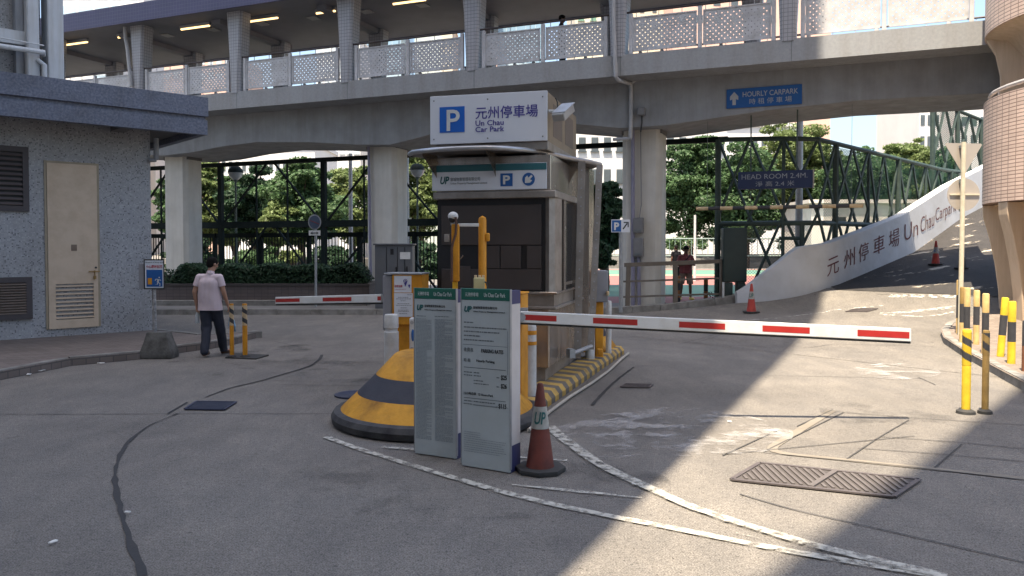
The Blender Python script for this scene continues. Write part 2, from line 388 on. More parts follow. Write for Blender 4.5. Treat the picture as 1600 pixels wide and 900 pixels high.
xs = [-900, -200, -60, -30] + [-20 + i for i in range(0, 51)] + [60, 200, 900]; ys = [-300, -80, -30] + [-10 + i for i in range(0, 61, 2)] + [80, 200, 1500]
gv = [[bm.verts.new((x, y, 0)) for x in xs] for y in ys]
for j in range(len(ys) - 1):
    for i in range(len(xs) - 1): bm.faces.new((gv[j][i], gv[j][i + 1], gv[j + 1][i + 1], gv[j + 1][i]))
obj('ground', bm, road, kind='structure')
WALLD = Vector((.79, .616)); 
LB = [(-1, 21.4), (2.46, 20.9), (5.65, 21.75), (6.2, 21.6), (6.9, 21.2), (7.6, 21.02), (8.2, 21.05), (8.9, 21.38), (9.8, 22.06), (8.45 + .79 * 22, 21 + .616 * 22)]
def yb(x):
    for (a, ya), (b, yb_) in zip(LB, LB[1:]):
        if x <= b: return ya + (yb_ - ya) * (x - a) / (b - a)
    return LB[-1][1]
def rise(name, mat, q0, q1, z, x0, x1, dx=.35, rows=44):
    bm = nb(); prev = None; x = x0
    while x <= x1 + 1e-6:
        ya = (q0 - .76 * x) / .65; yt = min(yb(x), (q1 - .76 * x) / .65)
        if ya >= yt: prev = None; x += dx; continue
        col = []
        for i in range(rows + 1):
            y = ya + (yt - ya) * i / rows; col.append(bm.verts.new((x, y, H(x, y) + z)))
        if prev:
            for i in range(rows): bm.faces.new((prev[i], col[i], col[i + 1], prev[i + 1]))
        prev = col; x += dx
    return obj(name, bm, mat, kind='structure')
rise('road_rise', road, 12.45, 20.3, .004, -1, 27)
rise('ramp', asph, 20.06, 90, .010, 5.0, 25.5, .3, 60)
patch = worn(pm('ramp_pale_patch', (.48, .42, .34), (.36, .32, .27), scale=6, rough=.85), 1.5, .575, .62, (.5, 1.6, 1))  # noise-broken patches, much paler than the asphalt beneath
def rpatch(pts): sheet([(p.x, p.y) for p in (G(*q) for q in pts)], 'ramp_pale_surface', patch, z=.016)
rise('ramp_pale_surface', patch, 20.6, 36, .016, 8.6, 20, .3, 40)
# court beyond the kerb
court_pts = [(-40, 21.9), (-1, 21.75), (2.46, 21.25), (5.65, 22.1), (6.2, 21.95), (7.5, 21.5), (8.5, 21.4), (30, 38.0), (60, 60), (60, 69), (-60, 69), (-60, 21.9)]
def rawsheet(pts, name, mat, z): return sheet(pts, name, mat, z=z, fn=None, sub=False)
courtm = pm('court_grey_paving', (.17, .165, .155), (.14, .135, .13), scale=1, rough=.85, dirt=.2)
rawsheet(court_pts, 'court_paving', courtm, .15)
cg = pm('court_green', (.09, .19, .145), (.08, .17, .13), scale=.6, rough=.8); cp = pm('court_pink', (.23, .10, .09), (.20, .09, .08), scale=.6, rough=.8); cy = pm('court_ochre', (.50, .38, .20), rough=.8)
for (ya, yb2, m, k) in ((24.0, 27.2, cp, 'pink'), (27.2, 35.6, cg, 'green'), (35.6, 48, cp, 'pink'), (48, 49.5, cy, 'ochre'), (49.5, 60, cg, 'green'), (60, 62, cp, 'pink')):
    rawsheet([(3.0, ya), (15 + ya * .4, ya), (15 + yb2 * .4, yb2), (3.0, yb2)], 'court_paint_' + k, m, .156)
line = pm('court_line_white', (.6, .6, .58), rough=.8)
# pavement, left
pav = tile_mat('pavement_brick', (.20, .165, .145), (.10, .09, .085), .2, .1, var=.25, rough=.85, offset=.5, mortar=.08)
kp = [G(*p) for p in ((-60, 605), (0, 594), (110, 572), (215, 562), (270, 553), (330, 545), (372, 537), (393, 530))]
back = [F0(390, 527, .12), F0(315, 523, .12), F0(245, 515, .12)]
tip = kp[-1]
poly = [(p.x, p.y) for p in kp] + [(tip.x + .05, tip.y + .35)] + [(p.x, p.y + .1) for p in back[1:]] + [(-9.0, 17.6), (-20, 17), (-20, 8.5)]
bm = nb(); prism(bm, poly, -.05, .118); boxuv(bm); obj('pavement', bm, pav, kind='structure')
def kerb_run(pts, name, label_kind='structure', w=.15, h=.13, zf=H, blk=.9, m=None, inner=1):
    bm = nb()
    for a, b in zip(pts, pts[1:]):
        a = Vector((a[0], a[1], 0)); b = Vector((b[0], b[1], 0)); L = (b - a).length; n = max(1, round(L / blk)); d = (b - a) / L; s = Vector((-d.y, d.x, 0)) * inner
        for i in range(n):
            p = a + d * (L * i / n + .006); q = a + d * (L * (i + 1) / n - .006); hj = h + random.uniform(-.006, .006)
            vs = []
            for c in (p, q, q + s * w, p + s * w):
                z0 = zf(c.x, c.y); vs.append((c, z0))
            lo = [bm.verts.new((c.x, c.y, z0 - .05)) for c, z0 in vs]; ins = s * .025
            hi = []
            for k, (c, z0) in enumerate(vs):
                cc = c + (ins if k < 2 else -ins * 0); hi.append(bm.verts.new((cc.x, cc.y, z0 + hj)))
            bm.faces.new(lo); bm.faces.new(hi)
            for k in range(4): bm.faces.new((lo[k], lo[(k + 1) % 4], hi[(k + 1) % 4], hi[k]))
    bmesh.ops.recalc_face_normals(bm, faces=bm.faces[:])
    return obj(name, bm, m or kerb_c, kind='structure')
kerb_run([(p.x, p.y) for p in kp] + [(tip.x + .06, tip.y + .4)] + [(p.x, p.y + .12) for p in back[1:]], 'kerb', h=.135)
# kerbs beyond the road
kerb_run([(-30, 21.7), (-1, 21.5), (2.46, 21.0), (5.65, 21.85), (6.3, 21.8)], 'kerb', w=.25, h=.15, inner=1)
# right-hand pavement with the bollards
rk = [G(*p) for p in ((1500, 505), (1478, 513), (1469, 524), (1474, 537), (1500, 555), (1540, 578), (1600, 612), (1680, 660), (1800, 730))]
rfar = [G(1535, 500), G(1640, 498)]
rp_ = [(p.x, p.y) for p in rk] + [(11.5, 4.8), (22, 9), (15.2, 11.2)] + [(p.x, p.y) for p in reversed(rfar)]
pavr = tile_mat('pavement_brick_worn', (.24, .19, .155), (.12, .105, .09), .2, .1, var=.25, rough=.85, offset=.5, mortar=.08)
bm = nb(); f = bm.faces.new([bm.verts.new((p[0], p[1], 0)) for p in rp_])
for ax in (0, 1):
    for k in range(2, 50):
        no = Vector((1, 0, 0)) if ax == 0 else Vector((0, 1, 0)); bmesh.ops.bisect_plane(bm, geom=bm.verts[:] + bm.edges[:] + bm.faces[:], plane_co=no * k * .5, plane_no=no)
for v in bm.verts: v.co.z = H(v.co.x, v.co.y) + .12
bm.normal_update(); bm.faces.ensure_lookup_table()
if bm.faces[0].normal.z < 0: bmesh.ops.reverse_faces(bm, faces=bm.faces[:])
boxuv(bm); obj('pavement', bm, pavr, kind='structure')
kerb_run([(p.x, p.y) for p in rk], 'kerb', h=.13, blk=.8)
# ------------------------------------------------------------------ road joints, markings, stains
crack = pm('joint_sealant', (.028, .027, .027), (.045, .043, .042), scale=12, rough=.8, bump=.3)
thin = pm('saw_cut_joint', (.055, .052, .05), (.07, .067, .064), scale=12, rough=.85)
strip([(224, 902), (210, 868), (198, 835), (188, 800), (180, 765), (179, 738), (186, 712), (203, 688), (228, 667), (277, 647)], (.045, .026), 'road_joint', crack, jag=.011)
strip([(262, 647), (278, 638), (293, 629)], .03, 'road_joint', crack, jag=.003)
strip([(320, 622), (360, 606), (400, 598), (450, 583), (485, 573), (500, 562), (503, 555)], (.025, .05), 'road_joint', crack, jag=.005)
for px in ([(-20, 648), (150, 648), (300, 647), (524, 647)], [(503, 555), (545, 555)], [(425, 533), (452, 539), (480, 546)], [(450, 550), (500, 544), (557, 533)], [(440, 602), (560, 603), (640, 605)], [(520, 543), (600, 544)],
           [(1002, 572), (1040, 573)], [(1066, 537), (1130, 519)], [(1084, 537), (1140, 519)], [(1070, 536), (1200, 542)], [(1156, 773), (1233, 797), (1349, 822), (1600, 880)], [(1200, 587), (1440, 592)], [(1224, 538), (1260, 545), (1300, 538), (1460, 542)],
           [(1193, 708), (1260, 715), (1400, 728), (1600, 751)], [(1316, 645), (1420, 653), (1600, 665)], [(1245, 667), (1301, 641)], [(1193, 707), (1318, 645)], [(1323, 718), (1372, 685), (1420, 657)], [(1460, 732), (1503, 695)],
           [(1376, 683), (1500, 692), (1600, 702)], [(1340, 701), (1480, 711), (1600, 722)], [(1429, 682), (1128, 711)], [(1129, 713), (1204, 678)], [(1435, 590), (1462, 602)], [(1370, 460), (1600, 466)]):
    strip(px, .014, 'road_joint', thin, jag=.002)
strip([(990, 574), (960, 597), (935, 622), (925, 634)], (.03, .045), 'road_joint', crack, jag=.006)
for px in ([(1300, 642), (1193, 707), (1300, 717), (1600, 748)],):
    strip(px, .09, 'paving_edge_band', pm('edging_band', (.215, .19, .155), (.195, .173, .145), scale=8, rough=.85, dirt=.2), z=.006)
paint = worn(pm('road_marking_paint', (.50, .475, .41), (.38, .365, .32), scale=12, rough=.75, bump=.2), 11, .37, .56)
paint2 = worn(pm('faded_marking_paint', (.48, .46, .42), (.38, .36, .33), scale=12, rough=.75), 9, .44, .56)
strip([(510, 684), (545, 698), (600, 715), (650, 731), (700, 745), (760, 764), (840, 785), (940, 806), (1066, 830), (1200, 858), (1330, 880), (1460, 902)], (.075, .08), 'lane_line', paint, z=.012, jag=.004)
strip([(858, 668), (878, 686), (905, 706), (935, 728), (965, 743), (1010, 762), (1066, 790), (1130, 812), (1200, 835), (1280, 858), (1380, 882), (1480, 904)], (.12, .085), 'lane_line', paint, z=.017, jag=.005)
strip([(596, 700), (650, 704)], .06, 'lane_line', paint, z=.012, jag=.006); strip([(800, 759), (850, 765), (910, 770), (1003, 780)], .06, 'lane_line', paint, z=.012, jag=.006, taper=.3)
strip([(1150, 835), (1186, 843)], .04, 'lane_line', paint, z=.012, taper=.5); strip([(812, 716), (886, 721)], .05, 'lane_line', paint, z=.012)
strip([(1090, 505), (1200, 499), (1300, 485), (1380, 478)], .07, 'lane_line', paint2, z=.012); strip([(1375, 491), (1430, 487), (1495, 480)], .16, 'lane_line', paint2, z=.012); strip([(1375, 492), (1450, 496), (1490, 488)], .08, 'lane_line', paint2, z=.012)
strip([(1390, 463), (1495, 464)], .2, 'lane_line', paint2, z=.014)
powder = worn(pm('white_powder', (.52, .50, .48), (.42, .40, .385), scale=5, rough=.95), 2.4, .49, .80, (.9, 1.0, 1))
def ellpx(cu, cv, ru, rv, n=60, a=0): return [(G(cu + ru * math.cos(t), cv + rv * math.sin(t) * (1 + .15 * math.sin(3 * t)) * (1 + .25 * noise.noise(Vector((math.cos(t) * 3, math.sin(t) * 3, cu))))).xy) for t in [2 * math.pi * i / n for i in range(n)]]
sheet(ellpx(1050, 680, 190, 38), 'powder_stain', powder, z=.010)
sheet(ellpx(980, 668, 90, 20), 'powder_stain', powder, z=.014)
sheet(ellpx(1395, 583, 75, 13), 'powder_stain', powder, z=.014)
damp = worn(pm('damp_dark_stain', (.06, .057, .055), (.085, .08, .075), scale=3, rough=.7), .9, .52, .85)
sheet(ellpx(1400, 640, 120, 25), 'damp_stain', damp, z=.011)
sheet(ellpx(440, 575, 190, 30), 'damp_stain', damp, z=.011)
sheet(ellpx(720, 760, 330, 60), 'damp_stain', damp, z=.011)
# litter
for (u, v, w) in ((83, 851, .05), (199, 804, .04), (64, 581, .11), (45, 587, .12), (158, 569, .1), (1212, 676, .05), (1140, 661, .04), (990, 760, .03)):
    p = G(u, v); bm = nb(); box(bm, -w / 2, w / 2, -w / 5, w / 5, 0, .008, fr((p.x, p.y, p.z + .014), random.random() * 3)); bmesh.ops.subdivide_edges(bm, edges=bm.edges[:], cuts=2)
    for q in bm.verts: q.co += Vector((random.uniform(-1, 1), random.uniform(-1, 1), random.uniform(0, 1))) * w * .08
    pos = {83: 'lower left corner of the road', 199: 'beside the dark curved road joint', 64: 'lying on the kerb at far left', 45: 'in the gutter below the left kerb', 158: 'in the gutter left of the concrete sign foot', 1212: 'on the sunlit paving frame', 1140: 'by the white powder stain', 990: 'near the short white line'}[u]
    tag(rehome(obj('paper_scrap', bm, white), (p.x, p.y, p.z + .01)), 'small pale scrap of litter ' + pos, 'litter', 'litter on the road')
# drain gratings
iron = pm('cast_iron', (.15, .13, .125), (.11, .095, .095), scale=10, rough=.55, metal=.4, bump=.3); iron_b = pm('blue_black_iron', (.035, .04, .075), (.05, .055, .09), scale=10, rough=.5, metal=.4, bump=.3)
pit = pm('drain_pit', (.06, .052, .05), (.085, .075, .07), scale=8, rough=.8)
def grating(quad, nx, label, mat, ribs='bar', frame=.02, mat2=None):
    q = [G(*p) for p in quad]; z = q[0].z; 
    def at(s, t, h): 
        a = q[0].lerp(q[1], s); b = q[3].lerp(q[2], s); p = a.lerp(b, t); return Vector((p.x, p.y, H(p.x, p.y) + h))
    o = sum(q, Vector()) / 4; t = thing('drain_grating', label, 'drain cover', (o.x, o.y, o.z), 0, 'drain covers in the road')
    bm = nb(); bm.faces.new([bm.verts.new(at(*c, .013)) for c in ((0, 0), (1, 0), (1, 1), (0, 1))]); obj('base_plate', bm, pit if mat2 else mat, t)
    bm = nb()
    for a, b in (((0, 0), (1, 0)), ((1, 0), (1, 1)), ((1, 1), (0, 1)), ((0, 1), (0, 0))): beam(bm, at(*a, .016), at(*b, .016), frame * 1.6, .012)
    obj('frame', bm, mat, t)
    bm = nb()
    if ribs == 'bar':
        for i in range(1, nx): beam(bm, at(.04, i / nx, .017), at(.96, i / nx, .017), frame, .012)
    else:
        for pn in range(2):
            x0 = .02 + pn * .5; 
            (beam(bm, at(.5, .04, .0215), at(.5, .96, .0215), .04, .012) if pn else None)
            for i in range(nx):
                s0 = x0 - .10 + (i + .5) / nx * .65; A_, B_ = s0 + .14, s0 - .14; lo_, hi_ = x0 + .015, x0 + .465
                ts = sorted(t__ for t__ in (.08, .92, .08 + .84 * (A_ - lo_) / .28, .08 + .84 * (A_ - hi_) / .28)); ta, tb__ = max(.08, min(ts[1], .92)), min(.92, max(ts[2], .08))
                xa_, xb_ = A_ - .28 * (ta - .08) / .84, A_ - .28 * (tb__ - .08) / .84
                if tb__ - ta < .1 or min(xa_, xb_) < lo_ - .01 or max(xa_, xb_) > hi_ + .01: continue
                a, b = (xa_, ta), (xb_, tb__)
                beam(bm, at(*a, .019), at(*b, .019), frame, .012)
    obj('ribs', bm, mat2 or mat, t)
grating(((289, 641), (350, 642), (369, 630), (307, 629)), 7, 'blue black slotted drain cover beside the curved road joint', iron_b, frame=.016, mat2=pm('worn_blue_iron', (.11, .12, .17), (.08, .09, .13), rough=.5, metal=.3))
grating(((1143, 752), (1396, 779), (1436, 752), (1187, 726)), 13, 'large rusty double drain cover half in sunlight on the right', iron, 'herring', frame=.022, mat2=pm('worn_steel_rib', (.17, .15, .14), (.13, .115, .11), scale=9, rough=.5, metal=.3))
grating(((970, 606), (1014, 607), (1020, 602), (976, 601)), 6, 'small rectangular iron cover right of the striped island kerb', iron, frame=.015)
grating(((1321, 488), (1355, 488), (1372, 483), (1336, 483)), 6, 'small dark iron cover in the sunlit lane before the ramp', iron, frame=.012)
p = G(556, 618); bm = nb(); lathe(bm, [(.26, 0), (.26, .018), (.22, .018), (.21, .012), (0.001, .012)], 28, (p.x, p.y, .004)); tag(rehome(obj('manhole_cover', bm, iron_b, smooth=True), (p.x, p.y, .004)), 'round dark manhole cover partly behind the striped island nose', 'manhole cover')
# ------------------------------------------------------------------ towers behind the photographer (they cast the big shadows)
twall = pm('tower_render', (.42, .40, .37), (.38, .36, .33), scale=.3, rough=.85); twin = pm('tower_glass', (.05, .06, .07), rough=.2)
def tower(name, label, poly, h):
    xs_ = [p[0] for p in poly]; ys_ = [p[1] for p in poly]; t = thing(name, label, 'building', (sum(xs_) / len(poly), sum(ys_) / len(poly), 0))
    bm = nb(); prism(bm, poly, 0, h); obj('wall', bm, twall, t)
    return t
# slab whose vertical edge throws the left shadow boundary
ex, ey = .33 + .484 * (-6 - 4.4), -6
tower('residential_tower', 'tall pale residential slab standing behind the photographer to the left', [(ex, ey), (ex - 2.6, ey - 5), (ex - 36, ey - 5), (ex - 36, ey)], 135)
hh = 65; cxr, cyr = 7.0 - .15 * hh, 10.7 - .31 * hh
tower('residential_tower', 'pale residential block standing behind the photographer to the right', [(cxr, cyr), (cxr - 7.0, cyr - 7.95), (cxr + 6, cyr - 16), (cxr + 16, cyr - 5)], hh)
# ------------------------------------------------------------------ building on the left
def speckle_mat():
    m = pm('speckled_tile_wall', (.365, .372, .385), (.315, .322, .335), scale=1.2, rough=.55, dirt=.2, dscale=.7); n = m.node_tree.nodes; L = m.node_tree.links; b = n['Principled BSDF']
    src = b.inputs['Base Color'].links[0].from_socket; tc = n.new('ShaderNodeTexCoord')
    br = n.new('ShaderNodeTexBrick'); br.offset = 0; br.inputs['Scale'].default_value = 1; br.inputs['Brick Width'].default_value = .024; br.inputs['Row Height'].default_value = .024; br.inputs['Mortar Size'].default_value = .0015; br.inputs['Color1'].default_value = (0, 0, 0, 1); br.inputs['Color2'].default_value = (1, 1, 1, 1); br.inputs['Mortar'].default_value = (.5, .5, .5, 1)
    L.new(tc.outputs['UV'], br.inputs[0]); rp = n.new('ShaderNodeValToRGB'); rp.color_ramp.interpolation = 'CONSTANT'
    rp.color_ramp.elements[0].color = (.42, .42, .45, 1); rp.color_ramp.elements[1].position = .075; rp.color_ramp.elements[1].color = (.92, .92, .92, 1); e = rp.color_ramp.elements.new(.49); e.color = (.93, .93, .93, 1); e = rp.color_ramp.elements.new(.51); e.color = (1.05, 1.05, 1.05, 1); e = rp.color_ramp.elements.new(.9); e.color = (1.25, 1.25, 1.25, 1)
    L.new(br.outputs['Color'], rp.inputs[0]); mx = n.new('ShaderNodeMix'); mx.data_type = 'RGBA'; mx.blend_type = 'MULTIPLY'; mx.inputs['Factor'].default_value = 1
    L.new(src, mx.inputs['A']); L.new(rp.outputs[0], mx.inputs['B']); L.new(mx.outputs['Result'], b.inputs['Base Color']); return m
speck = speckle_mat()
bluef = pm('blue_mosaic_fascia', (.08, .095, .145), (.20, .22, .275), scale=24, rough=.6, bump=.3, bscale=60, dirt=.25, dscale=2)
WO = Vector((-9.5, 14.6, 0)); WRZ = math.atan2(1.8, 2.0)          # wall line: local x along, y into the building
WALLM = fr(WO, WRZ); WINV = WALLM.inverted()
lb = thing('service_building', 'low building with speckled grey blue tiled wall and blue canopy', 'building', WO, WRZ)
def wl(u, v, y=0.0):                                     # pixel -> local point on the plane y of the wall
    o = WINV @ CAMP; d = WINV.to_3x3() @ ray(u, v); return o + d * ((y - o.y) / d.y)
xr = wl(238, 500).x
bm = nb(); box(bm, -14, xr, 0, 7, 0, 4.35); boxuv(bm); obj('wall', bm, speck, lb, local=True)
ca, cb2 = wl(0, 180, -1.0), wl(326, 211, -1.0); zb = (ca.z + cb2.z) / 2; zt = (wl(0, 107, -1.0).z + wl(326, 156, -1.0).z) / 2; xe = cb2.x
zm = (wl(0, 147, -1.0).z + wl(326, 189, -1).z) / 2
bm = nb(); box(bm, -14, xe, -1.0, -.85, zm + .05, zt); box(bm, -14, xe - .02, -1.0, -.85, zb, zm - .03); box(bm, -14, xe - .04, -.93, -.85, zm - .03, zm + .05)
box(bm, xe - .15, xe, -.85, 6, zm + .05, zt); box(bm, xe - .17, xe - .02, -.85, 6, zb, zm - .03); boxuv(bm); obj('canopy_fascia', bm, bluef, lb, local=True)
soff = pm('canopy_soffit', (.16, .155, .155), (.13, .125, .125), scale=2, rough=.9)
bm = nb(); box(bm, -14, xe - .18, -.84, 7, zb + .12, zb + .3); box(bm, -14, xe - .18, -.84, 7, zt - .3, zt - .12); obj('canopy_slab', bm, soff, lb, local=True)
bm = nb()
for x in (xe - 1.6, xe - 5.2): box(bm, x, x + .25, -.8, -.05, zb + .02, zb + .12)
obj('canopy_beam', bm, soff, lb, local=True)
# door
d0, d1 = wl(76, 515), wl(154, 509); dt = wl(72, 254).z; dt2 = wl(149, 259).z; zt_d = (dt + dt2) / 2; zb_d = (d0.z + d1.z) / 2
doorm = pm('beige_door_paint', (.60, .475, .35), (.56, .445, .33), scale=3, rough=.5, bump=.05, dirt=.12, dscale=3); doorf = pm('door_frame_paint', (.36, .30, .21), rough=.5)
bm = nb(); w = .04
box(bm, d0.x - w, d0.x, -.02, .02, zb_d, zt_d + w); box(bm, d1.x, d1.x + w, -.02, .02, zb_d, zt_d + w); box(bm, d0.x, d1.x, -.02, .02, zt_d, zt_d + w); obj('door_frame', bm, doorf, lb, local=True)
Lz0 = wl(85, 500).z; Lz1 = wl(85, 444).z; lx0 = wl(87, 480).x; lx1 = wl(146, 480).x
bm = nb(); e = .004
box(bm, d0.x + e, lx0, -.035, .01, zb_d, zt_d); box(bm, lx1, d1.x - e, -.035, .01, zb_d, zt_d); box(bm, lx0, lx1, -.035, .01, zb_d, Lz0); box(bm, lx0, lx1, -.035, .01, Lz1, zt_d)
door = obj('door', bm, doorm, lb, local=True)
bm = nb(); n = 9
for i in range(n):
    z = Lz0 + (Lz1 - Lz0) * (i + .5) / n; M = Matrix.Translation((0, -.012, z)) @ Matrix.Rotation(R(35), 4, 'X'); box(bm, lx0, lx1, -.032, .032, -.004, .004, M)
obj('louvre_slats', bm, doorm, door, local=True)
bm = nb(); box(bm, lx0, lx1, .011, .02, Lz0, Lz1); obj('louvre_backing', bm, ink, door, local=True)
a = wl(115, 387); bm = nb(); box(bm, a.x - .05, a.x + .05, -.042, -.035, a.z - .06, a.z + .06); obj('door_label', bm, pm('brown_label', (.22, .16, .12)), door, local=True)
a = wl(147, 424); bm = nb(); tube(bm, [(a.x - .11, -.06, a.z), (a.x + .09, -.06, a.z)], .01, 8); box(bm, a.x - .012, a.x + .012, -.06, -.035, a.z - .02, a.z + .02)
tube(bm, [(a.x, -.055, a.z - .02), (a.x, -.055, a.z - .09)], .008, 6); box(bm, a.x - .022, a.x + .022, -.07, -.04, a.z - .15, a.z - .09); obj('bolt_and_padlock', bm, pm('brass', (.35, .22, .08), metal=.6, rough=.4), door, local=True)
a = wl(149, 418); bm = nb(); tube(bm, [(a.x, -.05, a.z), (a.x, -.035, a.z)], .02, 10); obj('lock', bm, ink, door, local=True)
louvm = pm('brown_louvre', (.12, .10, .10), (.15, .125, .12), scale=4, rough=.6); louvf = pm('brown_louvre_frame', (.075, .065, .068), rough=.6)
def louvre(u0, u1, v0, v1, n, mat, sl):
    a = wl(u1, v0); b = wl(u1, v1); x1 = a.x; x0 = max(-5, wl(u0, v0).x); z1, z0 = a.z, b.z; fw = .1
    bm = nb(); box(bm, x1, x1 + fw, -.06, .02, z0 - fw, z1 + fw); box(bm, x0, x1, -.06, .02, z1, z1 + fw); box(bm, x0, x1, -.06, .02, z0 - fw, z0); f = obj('louvre_frame', bm, louvf, lb, local=True)
    bm = nb()
    for i in range(n):
        z = z0 + (z1 - z0) * (i + .5) / n; M = Matrix.Translation((0, -.03, z)) @ Matrix.Rotation(R(sl), 4, 'X'); box(bm, x0, x1, -.045, .045, -.006, .006, M)
    obj('louvre_slats', bm, mat, f, local=True)
    bm = nb(); box(bm, x0, x1, -.004, .012, z0, z1); obj('louvre_backing', bm, ink, f, local=True)
louvre(-60, 34, 238, 322, 11, louvm, 35); louvre(-60, 40, 441, 490, 12, pm('tan_louvre', (.25, .20, .17), rough=.6), 25)
# pipe on the wall corner
galvp = pm('old_pipe', (.30, .31, .33), (.24, .25, .27), scale=8, rough=.6)
a = wl(244, 225, -.12); b = wl(244, 250, -.12); bm = nb(); tube(bm, [(a.x, -.12, 4.1), (b.x, -.12, b.z)], .05, 10); tube(bm, [(a.x, -.12, b.z), (a.x - .12, -.06, b.z - .01)], .04, 8); obj('rain_pipe', bm, galvp, lb, local=True)
# upper storey set back above the canopy
ub_w = pm('upper_render', (.34, .36, .39), (.29, .31, .34), scale=3, rough=.8, dirt=.25, dscale=2, streak=True); ub_l = pm('upper_pillar_render', (.60, .63, .66), (.54, .57, .60), scale=4, rough=.8, dirt=.15, dscale=2, streak=True)
UY = 1.2
def ul(u, v, y=UY): return wl(u, v, y)
bm = nb(); x1 = ul(96, 60).x; zz = zt - .1
box(bm, -14, ul(72, 60).x, UY + .5, 6, zz, zz + 6); boxuv(bm); obj('upper_wall', bm, speck, lb, local=True)
for (u0, u1) in ((40, 60), (72, 98)):
    bm = nb(); xa, xb = ul(u0 + 1, 60).x, ul(u1, 60).x; box(bm, xa, xb, UY - .1, UY + .5, zz, zz + 6); bev(bm, .02, 1); obj('upper_pillar', bm, ub_l, lb, local=True)
a = ul(20, 62); bm = nb(); box(bm, -14, ul(41, 60).x, UY + .1, UY + .5, a.z - .05, a.z + .22); obj('upper_beam', bm, ub_l, lb, local=True)
bm = nb(); box(bm, ul(28, 60).x, ul(40, 60).x, UY + .2, UY + .5, zz, zz + 6); obj('upper_recess', bm, ub_w, lb, local=True)
a = ul(0, 72, UY - .25); b = ul(70, 82, UY - .25); bm = nb(); tube(bm, [(a.x - 3, UY - .25, a.z), (b.x, UY - .25, a.z), (b.x + .02, UY, a.z)], .05, 10)
c = ul(66, 112); tube(bm, [(c.x, UY - .2, zz), (c.x, UY - .2, c.z + .1), (c.x - .1, UY - .1, c.z + .2)], .05, 10); tube(bm, [(a.x - 3, UY - .2, a.z + .28), (b.x, UY - .2, a.z + .15)], .015, 6); obj('service_pipe', bm, ub_l, lb, local=True)
# ------------------------------------------------------------------ footbridge
BO = Vector((0, 22.2, 0)); BRZ = math.atan2(-.3794, .9253); BM = fr(BO, BRZ); BINV = BM.inverted()
def bl(u, v, y=0.0):
    o = BINV @ CAMP; d = BINV.to_3x3() @ ray(u, v); return o + d * ((y - o.y) / d.y)
br = thing('footbridge', 'covered concrete footbridge with perforated railings crossing above the car park entrance', 'footbridge', BO, BRZ)
XE = 12.2
bm = nb(); x = 7.3 - 4.28 * 9
box(bm, -30, XE, 0, 4.3, 6.40, 6.95)
for i in range(9):
    pass
deck = obj('deck', bm, fascia_c, br, local=True)
bm = nb()
for i in range(-3, 6):
    x = 7.3 - 4.28 * (i) ; box(bm, x + .08, x + .095, -.003, .02, 6.405, 6.93)
obj('deck_joint', bm, ink2, br, local=True)
gp = [(255, 243), (300, 238), (345, 229), (400, 222), (480, 222), (560, 226), (610, 226), (650, 216), (690, 205), (740, 195), (800, 190), (860, 191), (915, 195), (967, 200), (1035, 196), (1100, 187), (1200, 172), (1340, 157), (1535, 146)]
prof = [(q.x, q.z) for q in (bl(u, v, .9) for u, v in gp)]
prof = [(-30, 5.0), (-20, 5.6)] + [p for p in prof if p[0] > -19] + [(XE + 1.5, prof[-1][1] + .02)]
bm = nb(); prism(bm, prof + [(XE + 1.5, 6.399), (-30, 6.399)], .9, 3.4, axis='y'); obj('girder', bm, concrete, br, local=True)
mosaic = tile_mat('pale_mosaic_tile', (.42, .42, .45), (.20, .20, .21), .1, .1, rough=.4, mortar=.07)
def fl_col(bm, y0, y1, zb_, zt_):
    for k in range(8):
        a, b = k / 8, (k + 1) / 8
        def hw(t): return .19 + .14 * t ** 1.5
        def rg(t): z = zb_ + (zt_ - zb_) * t; h = hw(t); r = .07; return [Vector(p + (z,)) for p in ((-h + r, y0), (h - r, y0), (h, y0 + r), (h, y1 - r), (h - r, y1), (-h + r, y1), (-h, y1 - r), (-h, y0 + r))]
        A, B = rg(a), rg(b); A = [bm.verts.new(p) for p in A]; B = [bm.verts.new(p) for p in B]
        for i in range(8): bm.faces.new((A[i], A[(i + 1) % 8], B[(i + 1) % 8], B[i]))
        if k == 0: bm.faces.new(list(reversed(A)))
    boxuv(bm); return bm
colx = [7.3 - 4.28 * i for i in range(0, 8)]
cm = fl_col(nb(), -.02, .5, 6.90, 9.55); rm = fl_col(nb(), 3.6, 4.1, 6.90, 9.55)
c0 = obj('roof_column', cm, mosaic, br, local=True); r0 = obj('roof_column', rm, mosaic, br, local=True)
c0.location.x = colx[0]; r0.location.x = colx[0] - 1.2
for x in colx[1:]:
    for src, dx in ((c0, 0), (r0, -1.2)):
        c = src.copy(); C.objects.link(c); c.parent = br; c.location.x = x + dx; W[c.name] = W[br.name]
# roof
roofm = pm('roof_underside', (.19, .195, .22), (.165, .168, .19), scale=1.5, rough=.7); rooff = tile_mat('purple_roof_tile', (.065, .062, .14), (.10, .10, .17), .12, .12, rough=.45, mortar=.05)
bm = nb(); box(bm, -32, 7.75, -.42, 4.9, 9.56, 9.9); obj('roof', bm, roofm, br, local=True)
bm = nb(); box(bm, -32, 7.8, -.5, -.423, 9.5, 10.12); box(bm, -32, 7.8, 4.903, 4.98, 9.5, 10.12); box(bm, 7.753, 7.8, -.42, 4.9, 9.5, 10.12); boxuv(bm); obj('roof_fascia', bm, rooff, br, local=True)
for x in colx: bm = nb(); box(bm, x - 1.38, x - 1.02, .5, 4.3, 9.40, 9.558); obj('roof_beam', bm, roofm, br, local=True)
lampe = emis('lamp_tube', (1, .66, .28), 1.1); lampf = pm('lamp_body', (.35, .35, .36), rough=.5)
lz = 9.44
